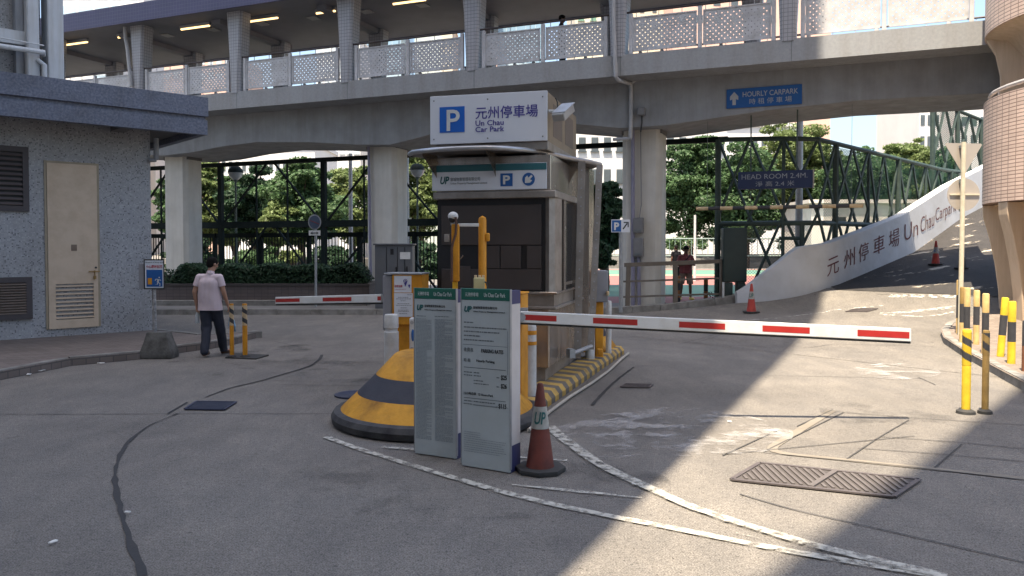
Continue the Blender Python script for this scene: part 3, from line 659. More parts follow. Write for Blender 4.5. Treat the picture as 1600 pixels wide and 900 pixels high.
def lamp(u0, u1, v):
    um = (u0 + u1) / 2; d = ray(um, v); t = (lz - CAMH) / d.z; p = BINV @ (CAMP + d * t)
    L = (u1 - u0) / F * (CAMP + d * t).y / .93
    bm = nb(); box(bm, p.x - L / 2, p.x + L / 2, p.y - .06, p.y + .06, lz + .02, 9.555); f = obj('ceiling_lamp', bm, lampf, br, local=True)
    bm = nb(); tube(bm, [(p.x - L / 2 + .02, p.y, lz), (p.x + L / 2 - .02, p.y, lz)], .035, 8); obj('tube', bm, lampe, f, local=True)
for a in ((97, 142, 68), (183, 196, 58), (218, 233, 53), (278, 332, 43), (382, 438, 31), (492, 526, 19), (612, 667, 3)): lamp(*a)
for (u, v) in ((262, 56), (334, 47), (410, 38), (490, 29), (573, 19), (661, 9)):
    d = ray(u, v); p = BINV @ (CAMP + d * ((9.53 - CAMH) / d.z)); bm = nb(); box(bm, p.x - .18, p.x + .18, p.y - .18, p.y + .18, 9.53, 9.558); obj('ceiling_vent', bm, lampf, br, local=True)
# railings: perforated panel with round holes
railm = pm('railing_paint', (.58, .58, .60), (.52, .52, .54), scale=5, rough=.5, bump=.05, dirt=.25, dscale=4); handm = pm('handrail_brown', (.07, .055, .055), rough=.45)
def perf_panel(wd_, hg, c=.0725):
    bm = nb(); nx = int((wd_ - .12) / c); nz_ = int((hg - .16) / c); x0 = -nx * c / 2; z0 = .08; cache = {}
    def V(x, z):
        k = (round(x, 4), round(z, 4))
        if k not in cache: cache[k] = bm.verts.new((x, 0, z))
        return cache[k]
    r = c * .235
    for i in range(nx):
        for j in range(nz_):
            xa, za = x0 + i * c, z0 + j * c
            if (i + j) % 2 == 0:
                cx, cz = xa + c / 2, za + c / 2
                out = [(xa, za), (xa + c, za), (xa + c, za + c), (xa, za + c)]
                ring = [bm.verts.new((cx + r * math.cos(R(-112.5 + 45 * k)), 0, cz + r * math.sin(R(-112.5 + 45 * k)))) for k in range(8)]
                cs = [V(*q) for q in out]
                for k in range(4):
                    a, b, c3 = ring[2 * k], ring[2 * k + 1], ring[(2 * k + 2) % 8]
                    bm.faces.new((cs[k], cs[(k + 1) % 4], b, a)); bm.faces.new((cs[(k + 1) % 4], c3, b))
            else: bm.faces.new((V(xa, za), V(xa + c, za), V(xa + c, za + c), V(xa, za + c)))
    # margins
    X0, X1, Z1 = x0, x0 + nx * c, z0 + nz_ * c; hw = wd_ / 2
    for (a, b, c3, d) in ((-hw, X0, 0, hg), (X1, hw, 0, hg), (X0, X1, 0, z0), (X0, X1, Z1, hg)):
        bm.faces.new([bm.verts.new(p) for p in ((a, 0, c3), (b, 0, c3), (b, 0, d), (a, 0, d))])
    bm.faces.index_update()
    for (a, b, c3, d) in ((-hw, -hw + .03, 0, hg), (hw - .03, hw, 0, hg), (-hw, hw, 0, .03), (-hw, hw, hg - .03, hg)): box(bm, a, b, -.02, -.003, c3, d)
    return bm
PW, PH = 1.66, .90
bm = perf_panel(PW, PH); pme = obj('railing_panel', bm, railm, br, local=True)
bm = nb(); box(bm, -.05, .05, -.045, .045, 0, 1.08); bev(bm, .01, 1); pst = obj('railing_post', bm, railm, br, local=True)
first = True; firstp = True
def put(src, x, y, z, used):
    o = src if not used else src.copy()
    if used: C.objects.link(o); o.parent = br; W[o.name] = W[br.name]
    o.location = (x, y, z)
usedp = usedq = 0
for i in range(-1, 7):
    xm = 7.3 - 4.28 * i - 2.14
    for y in (.12, 4.15):
        if y > 1 and i > 5: continue
        for dx in (-.91, .91):
            if xm + dx > XE - 1.0 and y > 1: continue
            put(pme, xm + dx, y, 7.03, usedp); usedp = 1
        for dx in (-1.8, 0, 1.8):
            put(pst, xm + dx, y, 6.951, usedq); usedq = 1
bm = nb()
for y in (.12, 4.15): tube(bm, [(-24, y, 8.07), (XE, y, 8.07)], .03, 8)
obj('handrail', bm, handm, br, local=True)
bm = nb()
for y in (.12, 4.15):
    for i in range(0, 60): x = XE - .3 - i * .6; box(bm, x - .008, x + .008, y - .01, y + .01, 7.93, 8.05)
obj('handrail_studs', bm, railm, br, local=True)
# piers
def pier(xc_, sgn=0):
    w, d, c = .56, .46, .14; poly = [(xc_ - w + c, 1.5), (xc_ + w - c, 1.5), (xc_ + w, 1.5 + c), (xc_ + w, 1.5 + 2 * d - c), (xc_ + w - c, 1.5 + 2 * d), (xc_ - w + c, 1.5 + 2 * d), (xc_ - w, 1.5 + 2 * d - c), (xc_ - w, 1.5 + c)]
    bm = nb(); prism(bm, poly, -.05, 5.5); o = obj('pier', bm, pier_c, br, local=True)
    bm = nb(); box(bm, xc_ - w - .02, xc_ + w + .02, 1.6, 2.3, 5.06, 5.6); obj('pier_bearing', bm, soff, br, local=True); return o
px3 = bl(1001, 300, 1.5).x; px2 = bl(594, 300, 1.5).x; px1 = bl(272, 320, 1.5).x
for x in (px3, px2, px1, px1 - 8): pier(x)
# drain pipe down the bridge
grp = pm('grey_drainpipe', (.42, .42, .43), (.36, .36, .37), scale=6, rough=.5); purp = pm('purple_grey_pipe', (.26, .25, .33), (.22, .21, .28), scale=6, rough=.55)
q = lambda u, v, y: tuple(bl(u, v, y))
bm = nb(); tube(bm, [q(958, -40, -.08), q(959, 40, -.08), q(961, 90, -.08), q(962, 120, -.08), q(966, 125, 0.0), q(985, 131, .75), q(986, 140, .82), q(986, 180, .82), q(985, 215, .84), q(984, 217, 1.0)], .055, 12)
tube(bm, [q(986, 130, .8), q(1000, 120, .85)], .045, 8); tube(bm, [q(958, 218, .85), q(986, 216, .85)], .045, 8); obj('drainpipe', bm, grp, br, local=True, smooth=True)
bm = nb(); tube(bm, [q(989, 196, 1.42), q(989, 484, 1.42)], .055, 12); tube(bm, [q(998, 395, 1.42), q(999, 484, 1.42)], .05, 12); obj('drainpipe', bm, purp, br, local=True, smooth=True)
bm = nb(); tube(bm, [q(576, 228, 1.42), q(580, 480, 1.42)], .045, 10); obj('drainpipe', bm, purp, br, local=True, smooth=True)
bm = nb(); tube(bm, [q(195, 42, -.1), q(196, 60, -.05), q(199, 75, -.08), q(205, 135, -.08)], .06, 10); obj('drainpipe', bm, grp, br, local=True, smooth=True)
# switch boxes on the pier
eb = thing('switch_boxes', 'two grey electrical boxes stacked on the pale pier beside the parking arrow sign', 'electrical box', BM @ bl(997, 400, 1.4), BRZ)
boxg = pm('grey_box_paint', (.20, .20, .205), (.17, .17, .175), scale=6, rough=.5, dirt=.2)
for (v0, v1) in ((340, 364), (372, 401)):
    a = BM @ bl(990, v1, 1.35); b = BM @ bl(1005, v0, 1.35); w = (b - a).xy.length; bm = nb(); box(bm, 0, w, -.06, .1, 0, b.z - a.z, fr(a, BRZ)); bev(bm, .01, 1); bx_ = obj('enclosure', bm, boxg, eb)
    bm = nb(); box(bm, .04, w - .04, -.075, -.06, .05, .09, fr(a, BRZ)); obj('latch', bm, ink2, bx_)
bm = nb(); pts = [BM @ Vector(bl(u, v, 1.42)) for u, v in ((1001, 205), (1002, 320), (999, 341))]; tube(bm, pts, .015, 6)
for u in (994, 1000): tube(bm, [BM @ Vector(bl(u, 401, 1.38)), BM @ Vector(bl(u, 409, 1.40))], .015, 6)
obj('conduit', bm, boxg, eb)
fl = thing('floodlight', 'small grey box lamp on a thin stem above the pale pier', 'floodlight', BM @ bl(1002, 195, .85), BRZ)
a = BM @ bl(997, 181, .8); bm = nb(); box(bm, 0, .2, -.1, .08, 0, .22, fr(a, BRZ)); bev(bm, .02, 1); obj('housing', bm, boxg, fl)
bm = nb(); tube(bm, [BM @ Vector(bl(u, v, .85)) for u, v in ((1003, 180), (1003, 192), (1001, 206))], .02, 6); obj('stem', bm, ink, fl)
# ------------------------------------------------------------------ signs on the bridge
hs = thing('direction_sign', 'blue HOURLY CARPARK sign with white up arrow fixed on the bridge girder', 'sign', BM @ bl(1194, 170, .87), BRZ)
def sign_quad(parent, c00, c10, c01, y, M, mat, t=.03, name='panel'):
    a, b, c3 = [Vector(bl(*p, y)) if not isinstance(p, Vector) else p for p in (c00, c10, c01)]
    return a, b, c3
a = bl(1135, 170, .86); b = bl(1253, 162, .86); c3 = bl(1135, 140, .86); wS = b.x - a.x; hS = c3.z - a.z
z0 = (a.z + b.z) / 2
bm = nb(); box(bm, a.x, b.x, .862, .895, z0, z0 + hS); bev(bm, .004, 1)
def bobj(name, bm, mat, par):                            # built in bridge coordinates, homed on another thing
    bm.transform(BM) if hasattr(bm, 'transform') else None
    return obj(name, bm, mat, par)
bobj('panel', bm, blue_s, hs)
Ms = BM @ frame_mat((a.x, .861, z0), (1, 0, 0), (0, 0, 1))
def at2(x, y): return Ms @ Matrix.Translation((x * wS, y * hS, 0))
lettering(hs, 'HOURLY CARPARK', at2(.22, .54), hS * .27, wS * .73, letg, bold=.01)
lettering(hs, '時 租 停 車 場', at2(.31, .14), hS * .30, wS * .56, letg)
def arrow_mesh(M, w, h, stem=.42, head=.55):
    bm = nb(); s = w * stem / 2; pts = [(-s, 0), (s, 0), (s, h * (1 - head)), (w / 2, h * (1 - head) - h * .08), (w / 2, h * (1 - head * .62)), (0, h), (-w / 2, h * (1 - head * .62)), (-w / 2, h * (1 - head) - h * .08), (-s, h * (1 - head))]
    f = bm.faces.new([bm.verts.new((x, y, .003)) for x, y in pts]); bm.transform(M); return bm
obj('arrow', arrow_mesh(at2(.105, .16), hS * .42, hS * .68), letg, hs)
hr = thing('height_sign', 'blue HEAD ROOM 2.4M sign box hanging on two thin rods under the bridge', 'sign', BM @ bl(1212, 265, 1.3), BRZ)
y = 1.25; a = bl(1153, 298, y); b = bl(1270, 291, y); c3 = bl(1153, 272, y); z0 = (a.z + b.z) / 2; wS = b.x - a.x; hS = c3.z - a.z + .02
navs = pm('dull_blue_sign', (.016, .026, .07), (.018, .03, .078), scale=4, rough=.5, dirt=.2)
bm = nb(); box(bm, a.x, b.x, y, y + .14, z0, z0 + hS); bev(bm, .006, 1); bobj('panel', bm, navs, hr)
bm = nb(); box(bm, b.x - .001, b.x + .03, y - .004, y + .15, z0 - .01, z0 + hS + .01); bobj('end_cap', bm, pm('aged_aluminium', (.36, .33, .27), metal=.3, rough=.5), hr)
Ms = BM @ frame_mat((a.x, y - .002, z0), (1, 0, 0), (0, 0, 1))
letd = pm('dull_lettering', (.26, .27, .29), rough=.6); lettering(hr, 'HEAD ROOM 2.4M.', at2(.05, .56), hS * .28, wS * .88, letd); lettering(hr, '淨 高 2.4 米', at2(.24, .13), hS * .30, wS * .52, letd)
for u in (1173, 1245):
    c = bl(u, 270, y + .07); bm = nb(); tube(bm, [(c.x, y + .07, z0 + hS), (c.x, y + .07, 6.0)], .018, 8); bobj('hanging_rod', bm, ltgreen, hr)
hb = thing('headroom_bar', 'hanging horizontal bar striped black and cream across the ramp entrance', 'height bar', BM @ bl(1220, 322, 1.3), BRZ)
a = bl(1088, 330, 1.3); b = bl(1349, 317, 1.3); zb_ = (a.z + b.z) / 2; n = 13
for i in range(n):
    bm = nb(); t0, t1 = i / n, (i + 1) / n; tube(bm, [(a.x + (b.x - a.x) * t0, 1.3, zb_), (a.x + (b.x - a.x) * t1, 1.3, zb_)], .05, 12); bobj('stripe', bm, cream if i % 2 == 0 else black, hb)
for u in (1173, 1245, 1330, 1105):
    c = bl(u, 300, 1.3); bm = nb(); tube(bm, [(c.x, 1.3, zb_ + .05), (c.x, 1.3, (z0 - .0) if u in (1173, 1245) else 6.0)], .005, 6); bobj('wire', bm, ink2, hb)
class Fm:
    def __init__(s, o, rz): s.M = fr(o, rz); s.I = s.M.inverted(); s.o = Vector(o); s.rz = rz
    def y(s, u, v, y=0.0):
        o = s.I @ CAMP; d = s.I.to_3x3() @ ray(u, v); return o + d * ((y - o.y) / d.y)
    def x(s, u, v, x=0.0):
        o = s.I @ CAMP; d = s.I.to_3x3() @ ray(u, v); return o + d * ((x - o.x) / d.x)
    def quad(s, u0, v0, u1, v1, y=0.0):                   # pixel box -> frame at its lower left, width, height (local coordinates of s)
        a = s.y(u0, v1, y); b = s.y(u1, v1, y); c = s.y(u0, v0, y)
        return a, b.x - a.x, c.z - a.z
    def put(s, par, txt, u0, v0, u1, v1, y, mat, lift=.002, **k):
        a, w, h = s.quad(u0, v0, u1, v1, y); z = (a.z + s.y(u1, v1, y).z) / 2
        return lettering(par, txt, s.M @ frame_mat((a.x, y, z), (1, 0, 0), (0, 0, 1)), h, w, mat, lift=lift, **k)
# ------------------------------------------------------------------ ramp wall
PL = [(6.2, 21.6), (6.5, 21.4), (6.9, 21.2), (7.25, 21.09), (7.6, 21.02), (7.9, 21.01), (8.2, 21.06), (8.55, 21.2), (8.9, 21.4), (9.8, 22.06), (8.45 + .79 * 14, 21 + .616 * 14)]
def hit(pl, u):
    k = (u - 800) / F * 1.0005
    for i, (a, b) in enumerate(zip(pl, pl[1:])):
        dx, dy = b[0] - a[0], b[1] - a[1]; den = dx - k * dy
        if abs(den) < 1e-9: continue
        t = (k * a[1] - a[0]) / den
        if (t >= -1e-6 or i == 0) and (t <= 1 or i == len(pl) - 2): return Vector((a[0] + dx * t, a[1] + dy * t, 0))
def wmap(u, v, off=0.0):
    p = hit(PL, u); r = ray(u, v); return Vector((p.x, p.y, CAMH + r.z * (p.y / r.y))) + Vector((.616, -.79, 0)) * off
def lerpv(tab, u):
    for (a, va), (b, vb) in zip(tab, tab[1:]):
        if u <= b: return va + (vb - va) * (u - a) / (b - a)
    return tab[-1][1]
vt = [(1150, 458), (1164, 450), (1245, 388), (1253, 385.5), (1295, 380), (1350, 360), (1408, 337), (1450, 310), (1482, 289), (1531, 264), (1600, 226)]
wallw = pm('white_wall_render', (.56, .57, .59), (.50, .51, .53), scale=1.4, rough=.7, bump=.1, dirt=.08, dscale=.7)
rw = thing('ramp_wall', 'white parapet wall rising along the ramp with red brown car park lettering', 'wall', (8.45, 21, H(8.45, 21)))
bm = nb(); us = [1152 + 6 * i for i in range(0, 72)]; prev = None
for u in us:
    p = hit(PL, u); zt_ = wmap(u, lerpv(vt, u)).z; i = us.index(u)
    f_ = sstep(6.5, 9.5, p.x); nrm = Vector((.05 - .666 * f_, 1 - .21 * f_, 0))
    b_ = p + nrm * .28
    z0 = min(H(p.x, p.y - .02), .6 if p.x < 7.4 else 99) - .15
    cur = [bm.verts.new((p.x, p.y, z0)), bm.verts.new((p.x, p.y, zt_ - .012)), bm.verts.new((p.x + nrm.x * .012, p.y + nrm.y * .012, zt_)), bm.verts.new((b_.x, b_.y, zt_)), bm.verts.new((b_.x, b_.y, -.1))]
    if prev:
        for k in range(4): bm.faces.new((prev[k], cur[k], cur[k + 1], prev[k + 1]))
    else: bm.faces.new(cur)
    prev = cur
bm.faces.new(list(reversed(prev))); bmesh.ops.recalc_face_normals(bm, faces=bm.faces[:]); obj('parapet', bm, wallw, rw, smooth=True)
letr = pm('red_brown_lettering', (.13, .035, .04), (.11, .03, .035), rough=.6)
def wall_text(s, u0, u1, vb, h, sl=-.45, bold=0.):
    me = text_mesh(s, bold, depth=.0); xs_ = [v.co.x for v in me.vertices]; ys_ = [v.co.y for v in me.vertices]; x0, x1, y0, y1 = min(xs_), max(xs_), min(ys_), max(ys_)
    for v in me.vertices:
        s_ = (v.co.x - x0) / (x1 - x0); t = (v.co.y - y0) / (y1 - y0); u = u0 + (u1 - u0) * s_; v.co = wmap(u, vb + sl * (u - u0) - t * h, .012)
    obj('lettering', me, letr, rw)
for a in (('元', 1292, 1310, 433, 27), ('州', 1318, 1335, 421, 28), ('停', 1341, 1356, 411, 28), ('車', 1364, 1381, 400, 28), ('場', 1388, 1404, 390, 28), ('Un', 1412, 1433, 377, 26, -.45, -.008), ('Chau', 1437, 1458, 364, 24, -.55, -.008), ('Carpark', 1460, 1492, 352, 26, -.5, -.008)): wall_text(*a)
# weeds at the foot of walls
def leaves(bm, c, r, n, s, rnd, up=.3, flat=1.0):
    for _ in range(n):
        while True:
            p = Vector((rnd.uniform(-1, 1), rnd.uniform(-1, 1), rnd.uniform(-1, 1)))
            if p.length <= 1: break
        p = p.normalized() * (p.length ** .6)
        q = Vector((c[0] + p.x * r[0], c[1] + p.y * r[1], c[2] + p.z * r[2])); nrm = (Vector((rnd.gauss(0, 1), rnd.gauss(0, 1), rnd.gauss(0, 1) + up)) + p * .6).normalized()
        a = nrm.orthogonal().normalized(); a.rotate(Matrix.Rotation(rnd.uniform(0, 6.28), 3, nrm)); b = nrm.cross(a); l = s * rnd.uniform(.6, 1.3); w = l * .5
        vs = [bm.verts.new(q - a * l * .5), bm.verts.new(q + b * w * .5), bm.verts.new(q + a * l * .5), bm.verts.new(q - b * w * .5)]; bm.faces.new(vs)
rnd = random.Random(3)
for (u, v, sc, lab) in ((1243, 461, 1.0, 'small dark weed growing at the foot of the white ramp wall'), (1126, 467, 1.3, 'low weeds growing by the kerb below the dark green cabinet'), (1040, 482, .6, 'tiny weed in the kerb joint below the brown railing')):
    p = G(u, v); bm = nb(); leaves(bm, (p.x, p.y, p.z + .12 * sc), (.14 * sc * (2 if sc > 1.2 else 1), .1 * sc, .14 * sc), int(90 * sc), .07, rnd); tag(rehome(obj('weed', bm, leaf_d), p), lab, 'weed')
# ------------------------------------------------------------------ steel trusses
tf = thing('truss_fence', 'dark green steel truss frame above a picket fence behind the hedge', 'truss fence', BM @ Vector((-10, 3.3, .15)), BRZ)
TY = 3.5; zt_, zm_ = 5.05, 2.72
tb = lambda u, v: Vector(bl(u, v, TY))
xa, xb = tb(345, 300).x, tb(506, 300).x; bay = xb - xa
xs_ = [xa + bay * i for i in range(-4, 8)]; xend = tb(1137, 300).x; xmid = tb(735, 300).x
bm = nb(); beam(bm, (xs_[0], TY, zt_), (xend, TY, zt_), .16, .15); bobj('top_chord', bm, dkgreen, tf)
bm = nb(); beam(bm, (xs_[0], TY, zm_), (xmid, TY, zm_), .2, .24); bobj('middle_chord', bm, dkgreen, tf)
for x in xs_:
    if x > xmid: break
    bm = nb(); box(bm, x - .09, x + .09, TY - .08, TY + .08, .1, zt_ - .07); bobj('post', bm, dkgreen, tf)
    if x + bay > xmid + 1.5: break
    for (p, q) in (((x + .05, zm_), (x + bay * .47, zt_)), ((x + bay * .53, zt_), (x + bay - .05, zm_)), ((x + .05, .3), (x + bay * .47, zm_)), ((x + bay * .53, zm_), (x + bay - .05, .3))):
        bm = nb(); beam(bm, (p[0], TY, p[1]), (q[0], TY, q[1]), .06, .07, (0, 1, 0)); bobj('brace', bm, dkgreen, tf)
    for fx in (.36, .66):
        bm = nb(); box(bm, x + bay * fx - .025, x + bay * fx + .025, TY - .03, TY + .03, .2, zt_); bobj('thin_post', bm, dkgreen, tf)
pf = thing('picket_fence', 'dark metal picket fence below the truss frame behind the hedge', 'fence', BM @ Vector((-10, 4.4, .15)), BRZ)
bm = nb(); x = -24; 
while x < -.9: box(bm, x - .012, x + .012, 4.4, 4.43, .25, 2.25); x += .14
bobj('pickets', bm, dkgreen, pf)
bm = nb(); box(bm, -24, -.9, 4.36, 4.46, 2.25, 2.42); box(bm, -24, -.9, 4.38, 4.44, .3, .38); bobj('rail', bm, dkgreen, pf)
x = -24
while x < -.8: bm = nb(); box(bm, x - .07, x + .07, 4.33, 4.48, .1, 2.4); bobj('post', bm, dkgreen, pf); x += 2.3
lf = thing('lattice_fence', 'green steel lattice screen rising behind the white ramp wall', 'lattice fence', (8.6, 21.7, .15))
LPn = [(5.9, 22.6), (7.4, 21.75), (8.35, 21.55), (8.35 + .79 * 14, 21.55 + .616 * 14)]
def lpt(s):
    for i, (a, b) in enumerate(zip(LPn, LPn[1:])):
        a = Vector(a); b = Vector(b); L = (b - a).length
        if s <= L or i == len(LPn) - 2: return a + (b - a) * (s / L)
        s -= L
def zc(s): return 4.93 if s < .01 else max(4.42, 4.93 - .05 * s) 
def L3(s, z): p = lpt(s); return Vector((p.x, p.y, z))
smax = 12.6; n = 0; seg = .9; bm = nb()
tube(bm, [L3(s * .45, zc(s * .45)) for s in range(0, int(smax / .45))], .065, 8); obj('top_chord', bm, ltgreen, lf)
bm = nb(); tube(bm, [L3(s * .5, 2.52) for s in range(0, 14)], .07, 8); obj('middle_rail', bm, ltgreen, lf)
s = 0; i = 0
while s < smax - .3:
    if i % 2 == 0: bm = nb(); a = L3(s, .1); tube(bm, [a, L3(s, zc(s))], .085 if i % 4 == 0 else .05, 8); obj('post', bm, ltgreen, lf)
    g = lpt(min(s + seg * 1.0, smax)); zb_ = .2
    zz0 = max(.2, H(g.x + .2, g.y - .5) * .95)
    h_ = zc(s) - zz0; k = max(1, round(h_ / 2.2)); hh_ = h_ / k
    for j in range(k):
        z0 = zz0 + j * hh_; z1 = z0 + hh_; off = .0
        for (p, q) in (((s, z0), (s + seg, z1)), ((s + seg, z0), (s, z1))):
            bm = nb(); beam(bm, L3(p[0], p[1]), L3(q[0], q[1]), .05, .07, (WALLD.x, WALLD.y, 0)); obj('lattice_bar', bm, ltgreen, lf)
    s += seg; i += 1
# small frame pieces by the dark cabinet
bm = nb(); tube(bm, [L3(2.3, 2.5), L3(2.3, 1.2)], .07, 8); tube(bm, [L3(1.7, 2.1), L3(2.3, 2.1)], .05, 8); obj('stub_frame', bm, ltgreen, lf)
def net_mat(name, col, pitch, thick):
    m = pm(name, col, rough=.6); n = m.node_tree.nodes; L = m.node_tree.links; b = n['Principled BSDF']; tc = n.new('ShaderNodeTexCoord')
    mp = n.new('ShaderNodeMapping'); mp.inputs['Rotation'].default_value = (0, 0, R(45)); L.new(tc.outputs['UV'], mp.inputs[0]); br_ = n.new('ShaderNodeTexBrick'); br_.offset = 0
    br_.inputs['Scale'].default_value = 1; br_.inputs['Brick Width'].default_value = pitch; br_.inputs['Row Height'].default_value = pitch; br_.inputs['Mortar Size'].default_value = thick; L.new(mp.outputs[0], br_.inputs[0])
    tr = n.new('ShaderNodeBsdfTransparent'); mx = n.new('ShaderNodeMixShader'); L.new(br_.outputs['Fac'], mx.inputs[0]); L.new(tr.outputs[0], mx.inputs[1]); L.new(b.outputs[0], mx.inputs[2]); L.new(mx.outputs[0], n['Material Output'].inputs[0]); return m
net = net_mat('wire_net', (.30, .31, .31), .06, .004); netg = net_mat('green_net', (.03, .10, .06), .06, .010)
def netstrip(f0, f1, z0f, z1f, mat, name, par, off=.12):
    bm = nb(); uvl = bm.loops.layers.uv.verify(); s = f0; 
    while s < f1:
        t = min(f1, s + .5); ps = [L3(s, z0f(s)), L3(t, z0f(t)), L3(t, z1f(t)), L3(s, z1f(s))]; ps = [p + Vector((-.616, .79, 0)) * off for p in ps]
        f = bm.faces.new([bm.verts.new(p) for p in ps])
        for l, (uu, p) in zip(f.loops, ((s, ps[0]), (t, ps[1]), (t, ps[2]), (s, ps[3]))): l[uvl].uv = (uu, p.z)
        s = t
    obj(name, bm, mat, par)
netstrip(0, smax, lambda s: .3, lambda s: 2.5, net, 'wire_net', lf); netstrip(3.2, smax, lambda s: 2.5, lambda s: zc(s) - .05, netg, 'green_net', lf)
# second, higher lattice on the upper ramp
l2 = thing('lattice_fence', 'taller green lattice screen of the upper ramp beside the curved tiled tower', 'lattice fence', P(1457, 330, 30))
A = P(1457, 157, 30); B = P(1600, 214, 34); A0 = P(1457, 345, 30); B0 = P(1600, 330, 34)
def g2(t, k): top = A.lerp(B, t); bot = A0.lerp(B0, t); return bot.lerp(top, k)
bm = nb(); tube(bm, [g2(0, 1), g2(1, 1)], .07, 8); obj('top_chord', bm, ltgreen, l2)
for i in range(0, 9):
    t = i / 8
    if i % 2 == 0: bm = nb(); tube(bm, [g2(t, 0), g2(t, 1)], .09, 8); obj('post', bm, ltgreen, l2)
    if i < 8:
        for j in range(2):
            for (p, q) in (((t, j * .5), (t + .125, j * .5 + .5)), ((t + .125, j * .5), (t, j * .5 + .5))): bm = nb(); beam(bm, g2(*p), g2(*q), .06, .08, (1, 0, 0)); obj('lattice_bar', bm, ltgreen, l2)
bm = nb(); uvl = bm.loops.layers.uv.verify(); f = bm.faces.new([bm.verts.new(g2(*q) + Vector((0, .15, 0))) for q in ((0, 0), (1, 0), (1, 1), (0, 1))])
for l, uv_ in zip(f.loops, ((0, 0), (5, 0), (5, 5), (0, 5))): l[uvl].uv = uv_
obj('green_net', bm, netg, l2)
# ------------------------------------------------------------------ curved stair tower
TC = Vector((13.0, 15.96, 0)); TR = 3.0
tw = thing('stair_tower', 'curved stair tower with pink tiled bands and beige brackets at the right edge', 'building', TC)
pink = tile_mat('pink_tile', (.78, .60, .50), (.28, .19, .16), .22, .075, var=.14, rough=.4, mortar=.13)
bplas = pm('beige_plaster', (.60, .47, .34), (.55, .43, .31), scale=1.5, rough=.75, bump=.08, dirt=.2, dscale=1.2, streak=True)
def ringband(name, z0, z1, r=TR, th=.22):
    bm = nb(); lathe(bm, [(r - th, z0), (r, z0), (r, z1), (r - th, z1), (r - th, z0)], 96, TC, cap=False); obj(name, bm, pink, tw, smooth=True)
ringband('tiled_parapet', 2.78, 4.98); ringband('tiled_parapet', 6.42, 11.5)
zg = H(10.6, 15.4)
bm = nb(); lathe(bm, [(2.05, .3), (2.05, 2.6), (2.6, 2.76), (2.78, 2.76)], 64, TC, cap=False); lathe(bm, [(2.1, 4.3), (2.1, 5.3), (2.25, 5.9), (2.55, 6.3), (2.98, 6.41)], 64, TC, cap=False); obj('core_wall', bm, bplas, tw, smooth=True)
for a in range(0, 360, 30):
    an = R(a + 207 - 0); M = Matrix.Translation(TC) @ Matrix.Rotation(an, 4, 'Z')
    pr = [(2.0, .2), (2.62, .2), (2.66, .9), (2.74, 1.5), (2.86, 2.1), (2.97, 2.5), (2.985, 2.775), (2.0, 2.775)]
    bm = nb(); prism(bm, pr, -.17, .17, M=M, axis='y'); bev(bm, .015, 1); obj('bracket', bm, bplas, tw)
    if a % 60 == 0:
        pr = [(2.0, 4.0), (2.70, 4.0), (2.68, 5.0), (2.70, 5.6), (2.80, 6.1), (2.97, 6.41), (2.0, 6.41)]
        bm = nb(); prism(bm, pr, -.2, .2, M=M, axis='y'); bev(bm, .015, 1); obj('bracket', bm, bplas, tw)
bm = nb(); rr = 2.88; tube(bm, [TC + Vector((rr * math.cos(R(k)), rr * math.sin(R(k)), 5.14)) for k in range(0, 361, 5)], .045, 8)
for k in range(0, 360, 24): p = TC + Vector((rr * math.cos(R(k)), rr * math.sin(R(k)), 0)); tube(bm, [p + Vector((0, 0, 4.95)), p + Vector((0, 0, 5.14))], .02, 6)
obj('handrail', bm, ltgreen if False else grp, tw)
bm = nb(); lathe(bm, [(0.01, 4.2), (2.8, 4.2)], 48, TC, cap=False); lathe(bm, [(.01, 6.43), (2.8, 6.43)], 48, TC, cap=False); obj('landing', bm, bplas, tw)
# ------------------------------------------------------------------ traffic sign pole at right
p = G(1500, 524, .12); ps = thing('sign_pole', 'pale pole carrying the backs of a triangular and a round traffic sign', 'traffic sign', p)
polem = pm('pale_cream_pole', (.60, .55, .42), (.54, .49, .37), scale=5, rough=.55, dirt=.2, dscale=6); alub = pm('sign_back', (.42, .37, .32), (.38, .34, .30), scale=3, rough=.5, metal=.2)
t_ = P(1506, 222, p.y); bm = nb(); tube(bm, [p, t_], .042, 14); obj('pole', bm, polem, ps, smooth=True)
y_ = p.y + .05
def pxpoly(pts, y): return [(q.x, q.z) for q in (P(u, v, y) for u, v in pts)]
bm = nb(); prism(bm, pxpoly([(1478, 225), (1480, 223), (1534, 224), (1536, 226), (1509, 272), (1506, 272)], y_), y_ + .03, y_ + .036, axis='y'); obj('triangle_plate', bm, alub, ps)
c = P(1507, 304, y_); r_ = 25.5 * y_ / F; bm = nb(); prism(bm, [(c.x + r_ * math.cos(2 * math.pi * k / 40), c.z + r_ * math.sin(2 * math.pi * k / 40)) for k in range(40)], y_ + .03, y_ + .036, axis='y'); obj('round_plate', bm, alub, ps)
bm = nb(); a = P(1484, 304, y_ + .02); b = P(1530, 304, y_ + .02); box(bm, a.x, b.x, y_ + .005, y_ + .03, a.z - .012, a.z + .012)
obj('sign_bracket', bm, polem, ps)
bm = nb()
for v in (229, 272, 284, 328): a = P(1502, v, y_); box(bm, a.x - .03, a.x + .03, y_ - .03, y_ + .03, a.z - .03, a.z + .02)
obj('clamp', bm, ink2, ps)
